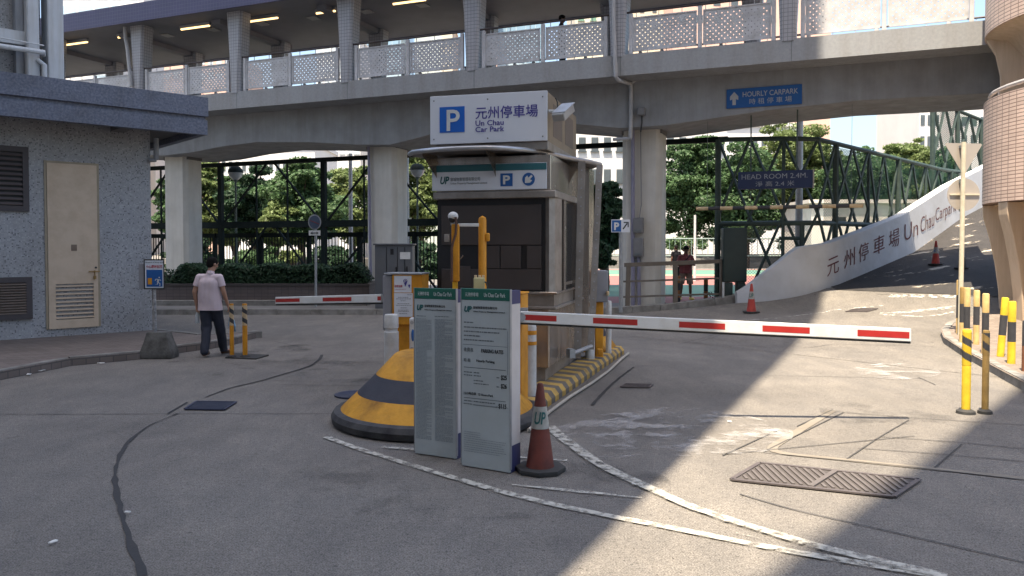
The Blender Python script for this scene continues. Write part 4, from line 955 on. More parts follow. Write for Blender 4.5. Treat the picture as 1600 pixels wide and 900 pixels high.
# ------------------------------------------------------------------ bollards
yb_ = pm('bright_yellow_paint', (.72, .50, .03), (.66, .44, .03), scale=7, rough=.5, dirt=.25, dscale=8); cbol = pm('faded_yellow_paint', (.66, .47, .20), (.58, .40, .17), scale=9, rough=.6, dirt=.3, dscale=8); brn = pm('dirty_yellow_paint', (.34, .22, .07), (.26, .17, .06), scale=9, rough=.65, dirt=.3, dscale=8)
def bollard(u, vb, vtp, lab, cols, fr_, w=10.5, grp_='striped bollards on the right pavement', dz=.12, tilt=0):
    p = G(u, vb, dz); hgt = (vb - vtp) * p.y / F; r = w * p.y / F / 2
    t = thing('bollard', lab, 'bollard', p, 0, grp_); z = 0
    for i, (m, f) in enumerate(zip(cols, fr_)):
        z1 = z + hgt * f; bm = nb(); pr = [(r, z), (r, z1)]
        if i == len(cols) - 1: pr = [(r, z), (r, z1 - .02), (r * .9, z1 - .005), (r * .6, z1)]
        lathe(bm, pr, 18, (p.x, p.y, p.z)); obj('stripe', bm, m, t, smooth=True); z = z1
    t.rotation_euler = (0, R(tilt), 0); return t
F3 = (.36, .34, .30)
bollard(1497, 521, 437, 'striped bollard directly left of the pale sign pole, farthest of the row', (cbol, black, cbol), (.29, .43, .28), 6.5)
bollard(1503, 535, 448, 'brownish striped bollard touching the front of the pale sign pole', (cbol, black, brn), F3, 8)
bollard(1510, 548, 449, 'striped bollard right of the pale sign pole with its foot behind a yellow post', (cbol, black, cbol), F3, 9)
bollard(1525, 538, 453, 'striped bollard with pale top between the sign pole and the two kerb side posts', (cbol, black, cbol), F3, 9)
bollard(1539, 552, 458, 'striped bollard with pale top standing behind the brownish kerb side post', (cbol, black, cbol), (.33, .35, .32), 10)
bollard(1563, 557, 464, 'bright yellow and black bollard slightly leaning, second from the right', (yb_, black, yb_), F3, 10.5, tilt=4)
bollard(1580, 568, 470, 'bright yellow and black bollard nearest to the right edge of the row', (yb_, black, yb_), (.35, .32, .33), 11.5)
bollard(1603, 580, 500, 'rusty dark bollard cut off by the right edge of the photo', (pm('rust_paint', (.20, .08, .04), rough=.8), black), (.5, .5), 12)
# yellow posts with striped tape (flexible posts)
def tape_post(u, vb, vtp, lab, body, cap, w=11, grp_='yellow posts with striped tape', tapef=.42, dark=.05, dz=0.):
    p = G(u, vb, dz); hgt = (vb - vtp) * p.y / F; r = w * p.y / F / 2; t = thing('marker_post', lab, 'post', p, 0, grp_)
    bm = nb(); lathe(bm, [(r * .95, 0), (r, .02), (r, hgt - .01), (r * .9, hgt), (.001, hgt)], 18, p); obj('post_body', bm, body, t, smooth=True)
    bm = nb(); n = 18; rr = r * 1.03; z0 = hgt * (1 - tapef); z1 = hgt * .97; rows = 40
    vs = [[bm.verts.new((p.x + rr * math.cos(2 * math.pi * k / n), p.y + rr * math.sin(2 * math.pi * k / n), p.z + z0 + (z1 - z0) * j / rows)) for k in range(n)] for j in range(rows + 1)]
    for j in range(rows):
        for k in range(n):
            f = bm.faces.new((vs[j][k], vs[j][(k + 1) % n], vs[j + 1][(k + 1) % n], vs[j + 1][k])); ph = (j / rows * (z1 - z0) / .16 + k / n * 1.0) % 1; f.material_index = 1 if ph < .5 else 0
    obj('striped_tape', bm, (cap, black), t, smooth='all')
    bm = nb(); lathe(bm, [(r * 2.2, 0), (r * 2.1, .03), (r * 1.2, .05), (r * 1.1, .05)], 18, p); obj('rubber_base', bm, rubber, t, smooth=True)
    return t
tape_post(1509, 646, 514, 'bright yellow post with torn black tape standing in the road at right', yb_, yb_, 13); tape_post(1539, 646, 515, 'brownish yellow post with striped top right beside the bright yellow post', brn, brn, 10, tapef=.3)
tape_post(1508, 590, 512, 'yellow taped post just behind the bright yellow road side post', yb_, yb_, 9) if False else None
tape_post(362.5, 559, 474, 'left one of two yellow taped posts beside the walking man', orange, cream, 6.5, tapef=.40); tape_post(383, 559, 474, 'right one of two yellow taped posts beside the walking man', orange, cream, 7.5, tapef=.40)
bm = nb(); c = G(383, 560); prism(bm, [(q.x, q.y) for q in (G(352, 560), G(400, 562), G(420, 556), G(360, 553))], 0.0, .02); obj('rubber_strip', bm, rubber, kind='structure')
# ------------------------------------------------------------------ traffic cones
conered = pm('worn_orange_red_cone', (.42, .05, .035), (.33, .04, .03), scale=8, rough=.6, dirt=.4, dscale=5); conedark = pm('faded_red_cone', (.16, .038, .026), (.11, .03, .024), scale=8, rough=.65, dirt=.4, dscale=5); conew = pm('grey_white_sleeve', (.40, .40, .37), (.30, .30, .28), scale=10, rough=.6, dirt=.4, dscale=8)
def cone(u, vb, vt_, lab, m, txt, tm, rz=0, hb=None, sleeve=(.45, .72)):
    p = G(u, vb); hgt = (vb - vt_) * p.y / F; t = thing('traffic_cone', lab, 'traffic cone', p, rz, 'traffic cones'); rb, rt = hgt * .158, hgt * .035; bw = hgt * .29; M = fr(p, rz)
    bm = nb(); oc = [(bw * math.cos(a) * (1 if abs(math.cos(a)) > .8 or abs(math.sin(a)) > .8 else 1.18), bw * math.sin(a) * (1 if abs(math.cos(a)) > .8 or abs(math.sin(a)) > .8 else 1.18)) for a in [R(22.5 + 45 * k) for k in range(8)]]
    prism(bm, oc, 0.004, hgt * .06, M=M); bev(bm, hgt * .012, 2); obj('base', bm, rubber if vb > 600 else rubber, t, smooth=True)
    bm = nb(); rf = lambda f: rb * 1.0 + (rt - rb) * f
    z = lambda f: hgt * (.05 + .95 * f)
    lathe(bm, [(rb * 1.04, z(0)), (rf(.02), z(.03)), (rf(sleeve[0]), z(sleeve[0])), (rf(sleeve[1]), z(sleeve[1])), (rf(.97), z(.97)), (rt * .7, z(1)), (0.002, z(1))], 28, p); obj('cone_body', bm, m, t, smooth=True)
    bm = nb(); lathe(bm, [(rf(sleeve[0]) + .003, z(sleeve[0])), (rf(sleeve[1]) + .003, z(sleeve[1]))], 28, p, cap=False); sl = obj('sleeve', bm, conew, t, smooth=True)
    if txt:
        me = text_mesh(txt, .02, shear=.2, depth=0); xs_ = [v.co.x for v in me.vertices]; ys_ = [v.co.y for v in me.vertices]; x0, x1, y0, y1 = min(xs_), max(xs_), min(ys_), max(ys_)
        ang0 = math.atan2(-p.y, -p.x)
        for v in me.vertices:
            f = sleeve[0] + (sleeve[1] - sleeve[0]) * (.22 + .55 * (v.co.y - y0) / (y1 - y0)); a = ang0 + ((v.co.x - x0) / (x1 - x0) - .5) * 1.5; r = rf(f) + .006; v.co = Vector((p.x + r * math.cos(a), p.y + r * math.sin(a), p.z + z(f)))
        obj('emblem', me, tm, sl)
    return t
cone(844, 736, 597, 'dark faded red traffic cone with UP sleeve beside the notice boards', conedark, 'UP', teal_ink, .3, sleeve=(.47, .73))
cone(1174, 489, 443, 'small red and white traffic cone in front of the white ramp wall end', conered, 'UP', teal_ink)
cone(1462, 414, 376, 'red traffic cone with blue arrow sleeve standing up on the dark ramp', conered, '←', blue_p)
cone(1503, 420, 382, 'dark traffic cone on the ramp hidden behind the pale sign pole', rubber, None, None)
# ------------------------------------------------------------------ island with the attendant booth
ax = Vector((.30, .954)); lx = Vector((-.954, .30)); R0 = Vector(G(829, 655).xy); R1 = Vector(G(975, 553).xy); ax = (R1 - R0).normalized(); lx = Vector((-ax.y, ax.x)); IL = (R1 - R0).length
island_c = pm('island_concrete', (.20, .19, .175), (.15, .145, .135), scale=4, rough=.9, dirt=.3)
IW = 2.05
isl = thing('traffic_island', 'long concrete traffic island edged with yellow and black stripes under the booth', 'traffic island', (*R0, 0))
def ip(a, b, z=0): q = R0 + ax * a + lx * b; return Vector((q.x, q.y, z))
bm = nb(); prism(bm, [ip(*q)[:2] for q in ((-.6, .14), (IL - .1, .14), (IL - .1, IW - .14), (-.6, IW - .14))], -.05, .128); obj('slab', bm, island_c, isl)
kyel = pm('worn_kerb_yellow', (.52, .33, .07), (.42, .27, .08), scale=9, rough=.75, bump=.3, dirt=.45, dscale=6); kblk = pm('worn_kerb_black', (.10, .085, .07), (.15, .13, .11), scale=9, rough=.8, bump=.3)
def stripe_kerb(b0, sgn):
    n = int(IL / .165); 
    for mi, m in ((0, kyel), (1, kblk)): pass
    bm = nb()
    for i in range(n):
        a, b = IL * i / n, IL * (i + 1) / n; sec = [(0, -.02), (0, .07), (.05, .135), (.30, .15), (.34, .15), (.34, -.02)]
        A = [bm.verts.new(ip(a, b0 + sgn * s, z)) for s, z in sec]; B = [bm.verts.new(ip(b, b0 + sgn * s, z)) for s, z in sec]
        for k in range(len(sec) - 1): f = bm.faces.new((A[k], B[k], B[k + 1], A[k + 1])); f.material_index = i % 2
        if i == n - 1: f = bm.faces.new(B); f.material_index = i % 2
    bmesh.ops.recalc_face_normals(bm, faces=bm.faces[:]); return bm
obj('striped_kerb', stripe_kerb(0, 1), (kyel, kblk), isl); obj('striped_kerb', stripe_kerb(IW, -1), (kyel, kblk), isl)
pts = [G(u, v, .03) for u, v in ((826, 672), (860, 642), (890, 620), (925, 598), (950, 580), (972, 560), (982, 552))]
bm = nb(); tube(bm, pts, .018, 8); tag(rehome(obj('hose', bm, pm('pale_hose', (.42, .38, .32), rough=.6), smooth=True), pts[0]), 'thin pale hose lying along the striped island kerb', 'hose')
# front nose
mc = Vector((-.80, 8.42, 0)); ns = thing('island_nose', 'round yellow and black striped concrete mound at the front of the island', 'crash mound', mc)
def lay(name, pr, m): bm = nb(); lathe(bm, pr, 64, mc, cap=False); obj(name, bm, m, ns, smooth=True)
nblk = pm('nose_black', (.022, .023, .034), (.04, .041, .052), scale=5, rough=.7, bump=.3); nyel = pm('nose_yellow', (.62, .30, .015), (.52, .24, .015), scale=3, rough=.65, bump=.5, bscale=25, dirt=.6, dscale=2.5)
rubk = pm('scuffed_black_rubber', (.014, .014, .017), (.07, .068, .066), scale=5, rough=.7, bump=.3)
lay('bumper', [(1.06, 0), (1.11, .02), (1.12, .08), (1.09, .13), (1.02, .145)], rubk)
lay('stripe', [(1.02, .145), (.92, .24), (.845, .31)], nyel); lay('stripe', [(.845, .31), (.65, .50)], nblk); lay('stripe', [(.65, .50), (.46, .70), (.43, .715), (.001, .715)], nyel)
# rear wedge
rc = ip(IL - .02, .55); rn = thing('island_nose', 'small yellow and black wedge at the far end of the striped island', 'crash mound', rc)
for (z0, z1, m) in ((.13, .36, nyel), (.36, .50, nblk), (.50, .60, nyel)):
    def sec(z): e = (z - .13) / .5 * .62; return [ip(IL - .95, .12 + e * .5, z), ip(IL - .05 - e, .12 + e * .3, z), ip(IL - .05 - e, IW - .3, z), ip(IL - .95, IW - .3, z)]
    bm = nb(); A = [bm.verts.new(p) for p in sec(z0)]; B = [bm.verts.new(p) for p in sec(z1)]
    for k in range(4): bm.faces.new((A[k], A[(k + 1) % 4], B[(k + 1) % 4], B[k]))
    bm.faces.new(B); obj('stripe', bm, m, rn)
# booth
BR = Fm((.465, 9.86, 0), R(-15)); bo = thing('attendant_booth', 'stainless steel car park attendant booth with brown shutters and curved canopy', 'booth', BR.o, BR.rz)
BW, BD = 1.5, 2.65
def bb(name, a, mat, b=.008, par=bo, seg=1): bm = nb(); box(bm, *a); (bev(bm, b, seg) if b else None); bm.transform(BR.M); return obj(name, bm, mat, par)
bb('plinth', (-BW + .1, -.06, .06, BD - .1, .13, .33), steel_d, 0)
for (x0, x1) in ((-BW, -1.0), (-.995, -.5), (-.495, -.003)): bb('lower_panel', (x0, x1, 0, .03, .32, 1.06), steel)
for (y0, y1) in ((.0, .62), (.625, 1.3), (1.305, 2.0), (2.005, BD)): bb('lower_panel', (-.03, 0, y0 + (.032 if y0 == 0 else 0), y1, .32, 1.06), steel)
bb('lower_core', (-BW + .01, -.035, .035, BD - .01, .30, 1.06), steel_d, 0)
bb('sill', (-BW - .03, .10, -.06, BD, 1.061, 1.10), steel_d); bb('sill_band', (-BW, .07, -.03, 1.3, 1.101, 1.25), steel_d, 0); bb('sill', (-BW - .04, .12, -.08, 1.5, 1.251, 1.285), steel)
dkb = pm('brown_shutter', (.062, .050, .046), (.050, .042, .040), scale=1.5, rough=.55, dirt=.15, dscale=2); dkk = pm('dark_frame', (.018, .018, .02), rough=.45)
bb('front_frame', (-BW, -.02, .06, .16, 1.286, 2.46), dkk, 0)
zA, zB = 1.56, 1.86
x_l, x_r = BR.y(690, 400, .04).x, BR.y(846, 400, .04).x; wS = x_r - x_l
bb('shutter', (x_l, x_r, .03, .059, zB + .01, 2.38), dkb, .004); bb('shutter', (x_l + wS * .40, x_l + wS * .59, .03, .059, zA + .01, zB), dkb, .004); bb('shutter', (x_l + wS * .60, x_l + wS * .80, .03, .059, zA + .01, zB), dkb, .004); bb('shutter', (x_l + wS * .86, x_r, .03, .059, zA + .01, zB), dkb, .004)
bb('shutter', (x_l, x_r, .03, .059, 1.30, zA), dkb, .004); bb('hatch', (x_l + wS * .16, x_l + wS * .30, .02, .029, 1.33, 1.60), dkb, .004)
bm = nb(); h = BR.y(719, 405, 0); tube(bm, [BR.M @ Vector((h.x, .0, h.z)), BR.M @ Vector((h.x + .05, -.02, h.z + .05))], .012, 6); obj('hatch_lever', bm, steel, bo)
# right corner: angled post, then side bays
def bprism(name, poly, z0, z1, mat, par=bo): bm = nb(); prism(bm, poly, z0, z1); bm.transform(BR.M); return obj(name, bm, mat, par)
bprism('corner_post', [(-.06, .06), (.0, .0), (.06, .06), (.10, .30), (.02, .30)], 1.286, 2.46, steel_d)
bprism('side_frame', [(.02, .45), (.10, .45), (.10, .58), (.02, .58)], 1.286, 2.46, steel)
bprism('side_frame', [(.02, 1.25), (.13, 1.25), (.13, 1.40), (.02, 1.40)], 1.1, 2.46, steel)
bb('side_glass', (.03, .05, .3, 1.3, 1.286, 2.46), pm('dark_glass', (.02, .022, .024), rough=.12), 0)
bb('window_rail', (.05, .09, .58, 1.25, 1.34, 1.38), steel, 0)
bb('side_wall', (-.03, .02, 1.4, BD, 1.1, 2.46), steel, 0); bb('left_wall', (-BW, -BW + .05, .16, BD, 1.1, 2.46), steel, 0); bb('rear_wall', (-BW + .05, -.03, BD - .05, BD, 1.1, 2.46), steel, 0)
bprism('side_column', [(-.02, 1.95), (.17, 2.0), (.17, 2.45), (-.02, 2.5)], .3, 3.02, steel)
bb('head_rail', (-BW - .03, .09, -.04, BD, 2.461, 2.55), steel_d)
zlo = BR.y(770, 297, 0).z; zhi = 2.93
bb('fascia', (-BW, .02, .0, 1.9, 2.552, 3.0), steel)
band = bb('sign_band', (BR.y(675, 280, -.02).x, BR.y(854, 280, -.02).x, -.02, -.002, 2.57, 2.90), signw, .004)
a0, a1 = BR.y(675, 280, -.02).x, BR.y(854, 280, -.02).x
bb('teal_strip', (a0, a1, -.026, -.021, 2.81, 2.895), pm('teal_strip', (.03, .14, .16), (.03, .12, .14), rough=.4), 0, band)
BR.put(band, 'UP', 688, 276, 702, 288, -.021, teal_ink, bold=.03, shear=.25); BR.put(band, '富城物業管理有限公司', 704, 277, 750, 283, -.021, ink2); BR.put(band, 'Urban Property Management Limited', 704, 284.5, 761, 288.5, -.021, ink2)
def plate(par, u0, v0, u1, v1, y, mat, name='symbol_plate', t=.004, fmx=BR):
    a, w, h = fmx.quad(u0, v0, u1, v1, y); z = (a.z + fmx.y(u1, v1, y).z) / 2; bm = nb(); box(bm, a.x, a.x + w, y - t, y - .0005, z, z + h); bm.transform(fmx.M); return obj(name, bm, mat, par)
pk = plate(band, 782, 271, 801, 291, -.021, blue_s); BR.put(pk, 'P', 786, 274, 797, 288, -.026, letw, bold=.03)
c = BR.y(826, 280, -.022); bm = nb(); rr = 10 * 10 / F; prism(bm, [(c.x + rr * math.cos(2 * math.pi * k / 32), c.z + rr * math.sin(2 * math.pi * k / 32)) for k in range(32)], -.025, -.022, axis='y'); bm.transform(BR.M); dc = obj('arrow_disc', bm, blue_s, band)
obj('arrow', arrow_mesh(BR.M @ frame_mat((c.x + .045, -.026, c.z + .045), (-.707, 0, .707), (-.707, 0, -.707)) , .09, .13, .3, .6), letw, dc)
# canopy ring
cz = 3.05; ring = []
for (u, v) in ((640, 241), (645, 238), (660, 236), (680, 234), (700, 232.8), (730, 231.6), (760, 231), (790, 231.5), (820, 234), (845, 237.5), (865, 241.5), (885, 246), (905, 250), (922, 253), (938, 257)): d = ray(u, v); ring.append(CAMP + d * ((cz - CAMH) / d.z))
bm = nb(); tube(bm, ring, .03, 10); obj('canopy_rail', bm, pm('bright_steel_rail', (.42, .42, .43), rough=.3, metal=.6), bo, smooth=True)
back_ = [BR.M @ Vector((.03, 2.6, cz)), BR.M @ Vector((-BW, 2.2, cz))]
bm = nb(); prism(bm, [(p.x, p.y) for p in ring + back_], cz - .02, cz + .01); obj('canopy_plate', bm, pm('canopy_underside', (.12, .11, .105), rough=.5, metal=.3), bo)
for i in (2, 6, 10, 12):
    p = ring[i]; li = BR.I @ p; q = Vector((min(max(li.x, -BW + .02), .02), 0.0 if li.y < .5 else min(li.y, 2.4), 0)); q2 = BR.M @ q; bm = nb()
    v_ = [bm.verts.new(x) for x in (Vector((p.x, p.y, cz - .022)), Vector((q2.x, q2.y, cz - .022)), Vector((q2.x, q2.y, 2.72)), Vector((p.x, p.y, cz - .06)))]; bm.faces.new(v_); bmesh.ops.solidify(bm, geom=bm.faces[:], thickness=.008); obj('canopy_bracket', bm, steel, bo)
def chan(a, b, w=.09):
    bm = nb(); beam(bm, a, b, w, .035, (0, 1, 0)); o = obj('support_channel', bm, steel_d, bo)
    bm = nb(); d = (b - a)
    for k in range(1, 22):
        c_ = a + d * (k / 22); box(bm, c_.x - .009, c_.x + .009, c_.y - .026, c_.y - .017, c_.z - .009, c_.z + .009)
    obj('bolt_heads', bm, galv, o)
chan(P(937, 258, 11.3), P(923, 546, 11.0)); chan(P(909, 252, 10.9), P(902, 560, 10.9), .10)
bm = nb(); tube(bm, [P(893, 553, 10.6), P(924, 541, 11.0)], .03, 8); box(bm, -.06, .06, -.05, .03, -.06, .06, fr(P(893, 552, 10.55), R(-70))); obj('support_arm', bm, galv, bo)
# roof sign box
zs0 = 3.17; zs1 = 3.79
bb('sign_base', (-BW, -.02, .02, 1.9, 3.061, zs0), steel_d)
sx0, sx1 = BR.y(672, 190, -.02).x, BR.y(855, 190, -.02).x
sb_ = bb('roof_sign', (sx0 + .01, sx1 - .01, .002, 2.0, zs0, zs1), steel_d, .01)
bb('sign_face', (sx0, sx1, -.02, .0, zs0, zs1), signw, .004, sb_)
for (y0, y1) in ((.35, .95), (1.15, 1.75)): bb('side_panel', (sx1 - .012, sx1 - .002, y0, y1, zs0 + .1, zs1 - .1), pm('brown_panel', (.13, .095, .075), (.11, .085, .07), rough=.5), 0, sb_)
bb('side_skin', (sx1 - .010, sx1 - .004, .01, 2.0, zs0 + .0, zs1 - .005), pm('aged_steel_skin', (.30, .24, .17), (.24, .20, .15), scale=4, rough=.5, metal=.6, dirt=.3), 0, sb_)
psq = plate(sb_, 687, 167, 726, 207, -.021, blue_p); BR.put(psq, 'P', 698, 171.5, 718.5, 204.5, -.026, letw, bold=.012)
BR.put(sb_, '元州停車場', 743, 165, 840.5, 184.5, -.022, purple_ink, bold=.006); BR.put(sb_, 'Un Chau', 743, 187.5, 787, 196, -.022, purple_ink, bold=.012); BR.put(sb_, 'Car Park', 743, 197.5, 788, 205.8, -.022, purple_ink, bold=.012)
for (u, v) in ((678, 158), (762, 155), (848, 151), (678, 218), (762, 216), (848, 213)):
    q_ = BR.y(u, v, -.021); bm = nb(); box(bm, q_.x - .008, q_.x + .008, -.026, -.02, q_.z - .008, q_.z + .008); bm.transform(BR.M); obj('rivet', bm, ink2, sb_)
# camera on the side of the sign
cc = P(873, 178, 9.95); cv = thing('security_camera', 'boxy silver camera on a bracket at the side of the roof sign', 'security camera', P(860, 174, 9.95))
bm = nb(); beam(bm, P(872, 184, 9.75), P(888, 169, 9.98), .17, .10); bev(bm, .01, 1); obj('housing', bm, pm('silver_housing', (.36, .36, .35), rough=.45, metal=.3), cv)
bm = nb(); beam(bm, P(872, 176, 9.75), P(888, 161.5, 9.98), .185, .012); obj('sun_shield', bm, galv, cv)
bm = nb(); tube(bm, [P(857, 174, 9.9), P(873, 174, 9.9)], .022, 8); obj('bracket', bm, letw, cv)
bm = nb(); tube(bm, [P(868, 153, 9.95), P(871, 160, 9.95), P(871, 168, 9.95), P(866, 174, 9.95), P(866, 182, 9.95)], .008, 6); obj('cable', bm, ink, cv)
# ------------------------------------------------------------------ barriers
def arm(name, a, b, h0, h1, lab, reds, par_thing):
    a, b = Vector(a), Vector(b); d = (b - a).normalized(); up = Vector((0, 0, 1)); s = d.cross(up).normalized()
    t = par_thing
    bm = nb(); vs = []
    for p, h in ((a, h0), (b, h1)):
        vs.append([bm.verts.new(p + s * x + up * z) for x, z in ((-.03, -h / 2), (.03, -h / 2), (.03, h / 2), (-.03, h / 2))])
    for k in range(4): bm.faces.new((vs[0][k], vs[0][(k + 1) % 4], vs[1][(k + 1) % 4], vs[1][k]))
    bm.faces.new(vs[0]); bm.faces.new(list(reversed(vs[1]))); bmesh.ops.recalc_face_normals(bm, faces=bm.faces[:]); bev(bm, .008, 2)
    ar = obj('boom_arm', bm, pm('arm_white', (.74, .74, .72), (.70, .70, .68), scale=4, rough=.4, dirt=.12, dscale=5), t)
    L = (b - a).length
    for (f0, f1) in reds:
        for sd_ in (1, -1):
            bm = nb(); pp = []
            for f in (f0, f1): p = a.lerp(b, f); h = h0 + (h1 - h0) * f; pp.append((p, h))
            q_ = [pp[0][0] + s * .0315 * sd_ - up * pp[0][1] * .25, pp[1][0] + s * .0315 * sd_ - up * pp[1][1] * .25, pp[1][0] + s * .0315 * sd_ + up * pp[1][1] * .25, pp[0][0] + s * .0315 * sd_ + up * pp[0][1] * .25]
            bm.faces.new([bm.verts.new(x) for x in (q_ if sd_ > 0 else reversed(q_))]); obj('red_reflector', bm, red, ar)
    bm = nb(); beam(bm, a + up * (-h0 / 2 - .012), b + up * (-h1 / 2 - .012), .03, .018); obj('rubber_edge', bm, rubber, ar)
    return ar
aR = P(813, 495, 8.35); bR = P(1422, 523.5, 8.14)
bt = thing('barrier', 'raised yellow barrier machine on the island with a long white and red boom arm', 'barrier', (P(800, 600, 8.65).x, 8.65, .13), R(-15)); bt['label'] = 'barrier with long white and red arm closing the right hand lane'
arm('boom', aR, bR, .118, .135, '', ((.0, .095), (.19, .305), (.412, .53), (.625, .745), (.865, .995)), bt)
c = G(805, 640, .13); bm = nb(); box(bm, -.17, .125, -.15, .15, .12, 1.33, fr((P(803, 600, 8.62).x, 8.62, 0), R(-15))); bev(bm, .012, 2); obj('cabinet', bm, orange, bt)
bm = nb(); box(bm, -.18, .135, -.16, .16, 1.331, 1.35, fr((P(803, 600, 8.62).x, 8.62, 0), R(-15))); bev(bm, .006, 1); obj('lid', bm, orange, bt)
bm = nb(); tube(bm, [P(814, 496, 8.5), P(814, 496, 8.30)], .05, 12); box(bm, -.06, .06, -.02, .02, -.085, .085, fr(P(816, 493, 8.45), R(-10))); obj('arm_hinge', bm, galv, bt)
# left barrier: cabinet with notices
LBF = Fm(P(613, 560, 9.9), R(-8)); LBF = Fm((P(613, 560, 9.9).x, 9.9, 0), R(-8))
b2 = thing('barrier', 'grey and orange barrier cabinet with paper notices and a short arm to the left', 'barrier', (*LBF.o.xy, .13), LBF.rz)
z1 = LBF.y(630, 429, 0).z; z0 = LBF.y(630, 500, 0).z; wf = LBF.y(647, 460, 0).x
def lbx(name, a, mat, b=.01, par=b2): bm = nb(); box(bm, *a); bev(bm, b, 2) if b else None; bm.transform(LBF.M); return obj(name, bm, mat, par)
greyp = pm('grey_cabinet_paint', (.27, .27, .29), (.24, .24, .26), scale=3, rough=.5, dirt=.2)
lbx('cabinet', (0, wf + .1, .0, .36, z0 - .06, z1), orange)
lbx('side_cover', (-.135, -.002, .02, .35, z0 - .14, z1 - .01), greyp, .03)
lbx('cabinet_foot', (.03, wf + .04, .06, .30, .13, z0 - .061), orange, 0); lbx('lid', (-.10, wf + .11, -.015, .37, z1 + .001, z1 + .02), galv, .005)
nA = plate(b2, 616, 431, 643, 457, -.002, signw, 'notice_sheet', fmx=LBF); nB = plate(b2, 616, 458, 645, 495, -.002, signw, 'notice_sheet', fmx=LBF)
bm = nb(); q_ = LBF.y(633.5, 439, -.008); rr = .026; pts = [(q_.x + rr * math.cos(R(a)), q_.z + .0 + rr * math.sin(R(a))) for a in range(-30, 211, 20)] + [(q_.x, q_.z - .07)]; prism(bm, pts, -.012, -.0085, axis='y'); q_ = LBF.y(639.5, 446, -.008); rr = .013; pts = [(q_.x + rr * math.cos(R(a)), q_.z + rr * math.sin(R(a))) for a in range(-30, 211, 20)] + [(q_.x, q_.z - .035)]; prism(bm, pts, -.012, -.0085, axis='y'); bm.transform(LBF.M); obj('pin_symbol', bm, purple_ink, nA)
LBF.put(nA, 'P', 632, 436.5, 635.5, 442, -.0125, letw); LBF.put(nA, '自助泊車', 617, 445, 629, 449, -.0065, redink, bold=.01)
def fine(par, fmx, y, rows, mat, name='fine_print', th=.45):
    bm = nb()
    for (u0, u1, v) in rows:
        a = fmx.y(u0, v, y); b = fmx.y(u1, v, y); x = a.x; hz = th * abs(a.y - 0) * .0 + th * .008
        while x < b.x:
            w = random.uniform(.008, .03); e = min(x + w, b.x); zz = a.z + (b.z - a.z) * (x - a.x) / max(1e-6, b.x - a.x)
            box(bm, x, e, y - .0012, y - .0004, zz - hz / 2, zz + hz / 2); x = e + .005
    bm.transform(fmx.M); obj(name, bm, mat, par)
fine(nA, LBF, -.0065, [(617, 634, 452)], redink, th=.5)
fine(nB, LBF, -.0065, [(636, 644, 460.5), (622, 638, 464.5), (619, 642, 467), (626, 634, 470), (621, 640, 474.5), (619, 643, 477), (626, 636, 481), (622, 638, 484.5), (622, 639, 486.5), (624, 636, 490)], ink, th=.6)
arm('boom', P(598, 466, 10.1), P(432.5, 469.5, 11.4), .105, .098, '', ((.0, .03), (.255, .52), (.745, .995)), b2)
# equipment posts on the island ------------------------------------------------
ly = 9.3
ap = thing('camera_post', 'pair of orange posts joined by a white crossbar with a dome camera on top', 'camera post', (P(730, 600, ly).x, ly, .13))
def pbox(name, u0, u1, v0, v1, y, d, mat, par, b=.015): a = P(u0, v1, y); c_ = P(u1, v0, y); bm = nb(); box(bm, a.x, c_.x, y, y + d, a.z, c_.z); bev(bm, b, 3) if b else None; return obj(name, bm, mat, par, smooth=True)
pbox('post', 705.5, 717.5, 350, 440, ly, .09, orange, ap); pbox('post_foot', 707, 715, 440, 560, ly + .02, .05, yellow, ap, .005)
a = P(754, 560, ly + .1); bm = nb(); lathe(bm, [(.048, .2), (.048, P(754, 340, ly + .1).z - .03), (.04, P(754, 340, ly + .1).z), (.001, P(754, 337, ly + .1).z)], 20, (a.x, a.y, 0)); obj('post', bm, orange, ap, smooth=True)
pbox('crossbar', 716, 748, 349, 354, ly + .02, .03, letw, ap, .004); pbox('end_box', 759, 765, 364, 377, ly + .05, .08, orange, ap)
c = P(708, 338, ly + .04); bm = nb(); ell(bm, (c.x, c.y, c.z), (.062, .062, .055)); dm = obj('dome_camera', bm, letw, ap, smooth=True); bm = nb(); ell(bm, (c.x - .01, c.y - .01, c.z - .035), (.045, .045, .045)); obj('camera_lens', bm, dkk, dm, smooth=True)
pbox('camera_neck', 704, 712, 343, 352, ly + .02, .06, galv, ap, .004); pbox('bracket', 694, 702, 366, 378, ly, .08, steel_d, ap, .004)
bm = nb(); tube(bm, [P(*q, ly - .02) for q in ((712, 339), (713, 350), (712, 366), (708, 378), (706, 388), (706, 440))], .014, 8); obj('cable', bm, pm('brown_conduit', (.10, .05, .035), rough=.5), ap, smooth=True)
vb_ = thing('control_box', 'small pale yellow valve box standing just above the right notice board', 'control box', P(748, 455, 8.9))
pbox('box_body', 740, 757, 434, 456, 8.9, .12, pm('pale_yellow_box', (.50, .46, .24), (.45, .41, .22), rough=.5, dirt=.2), vb_, .012)
for u in (743, 749, 755): pbox('knob', u - 2, u + 2, 430, 435, 8.93, .03, cream, vb_, .004)
bm = nb(); tube(bm, [P(*q, 8.88) for q in ((757, 440), (760, 442), (762, 450), (762, 460))], .01, 6); obj('cable', bm, ink, vb_)
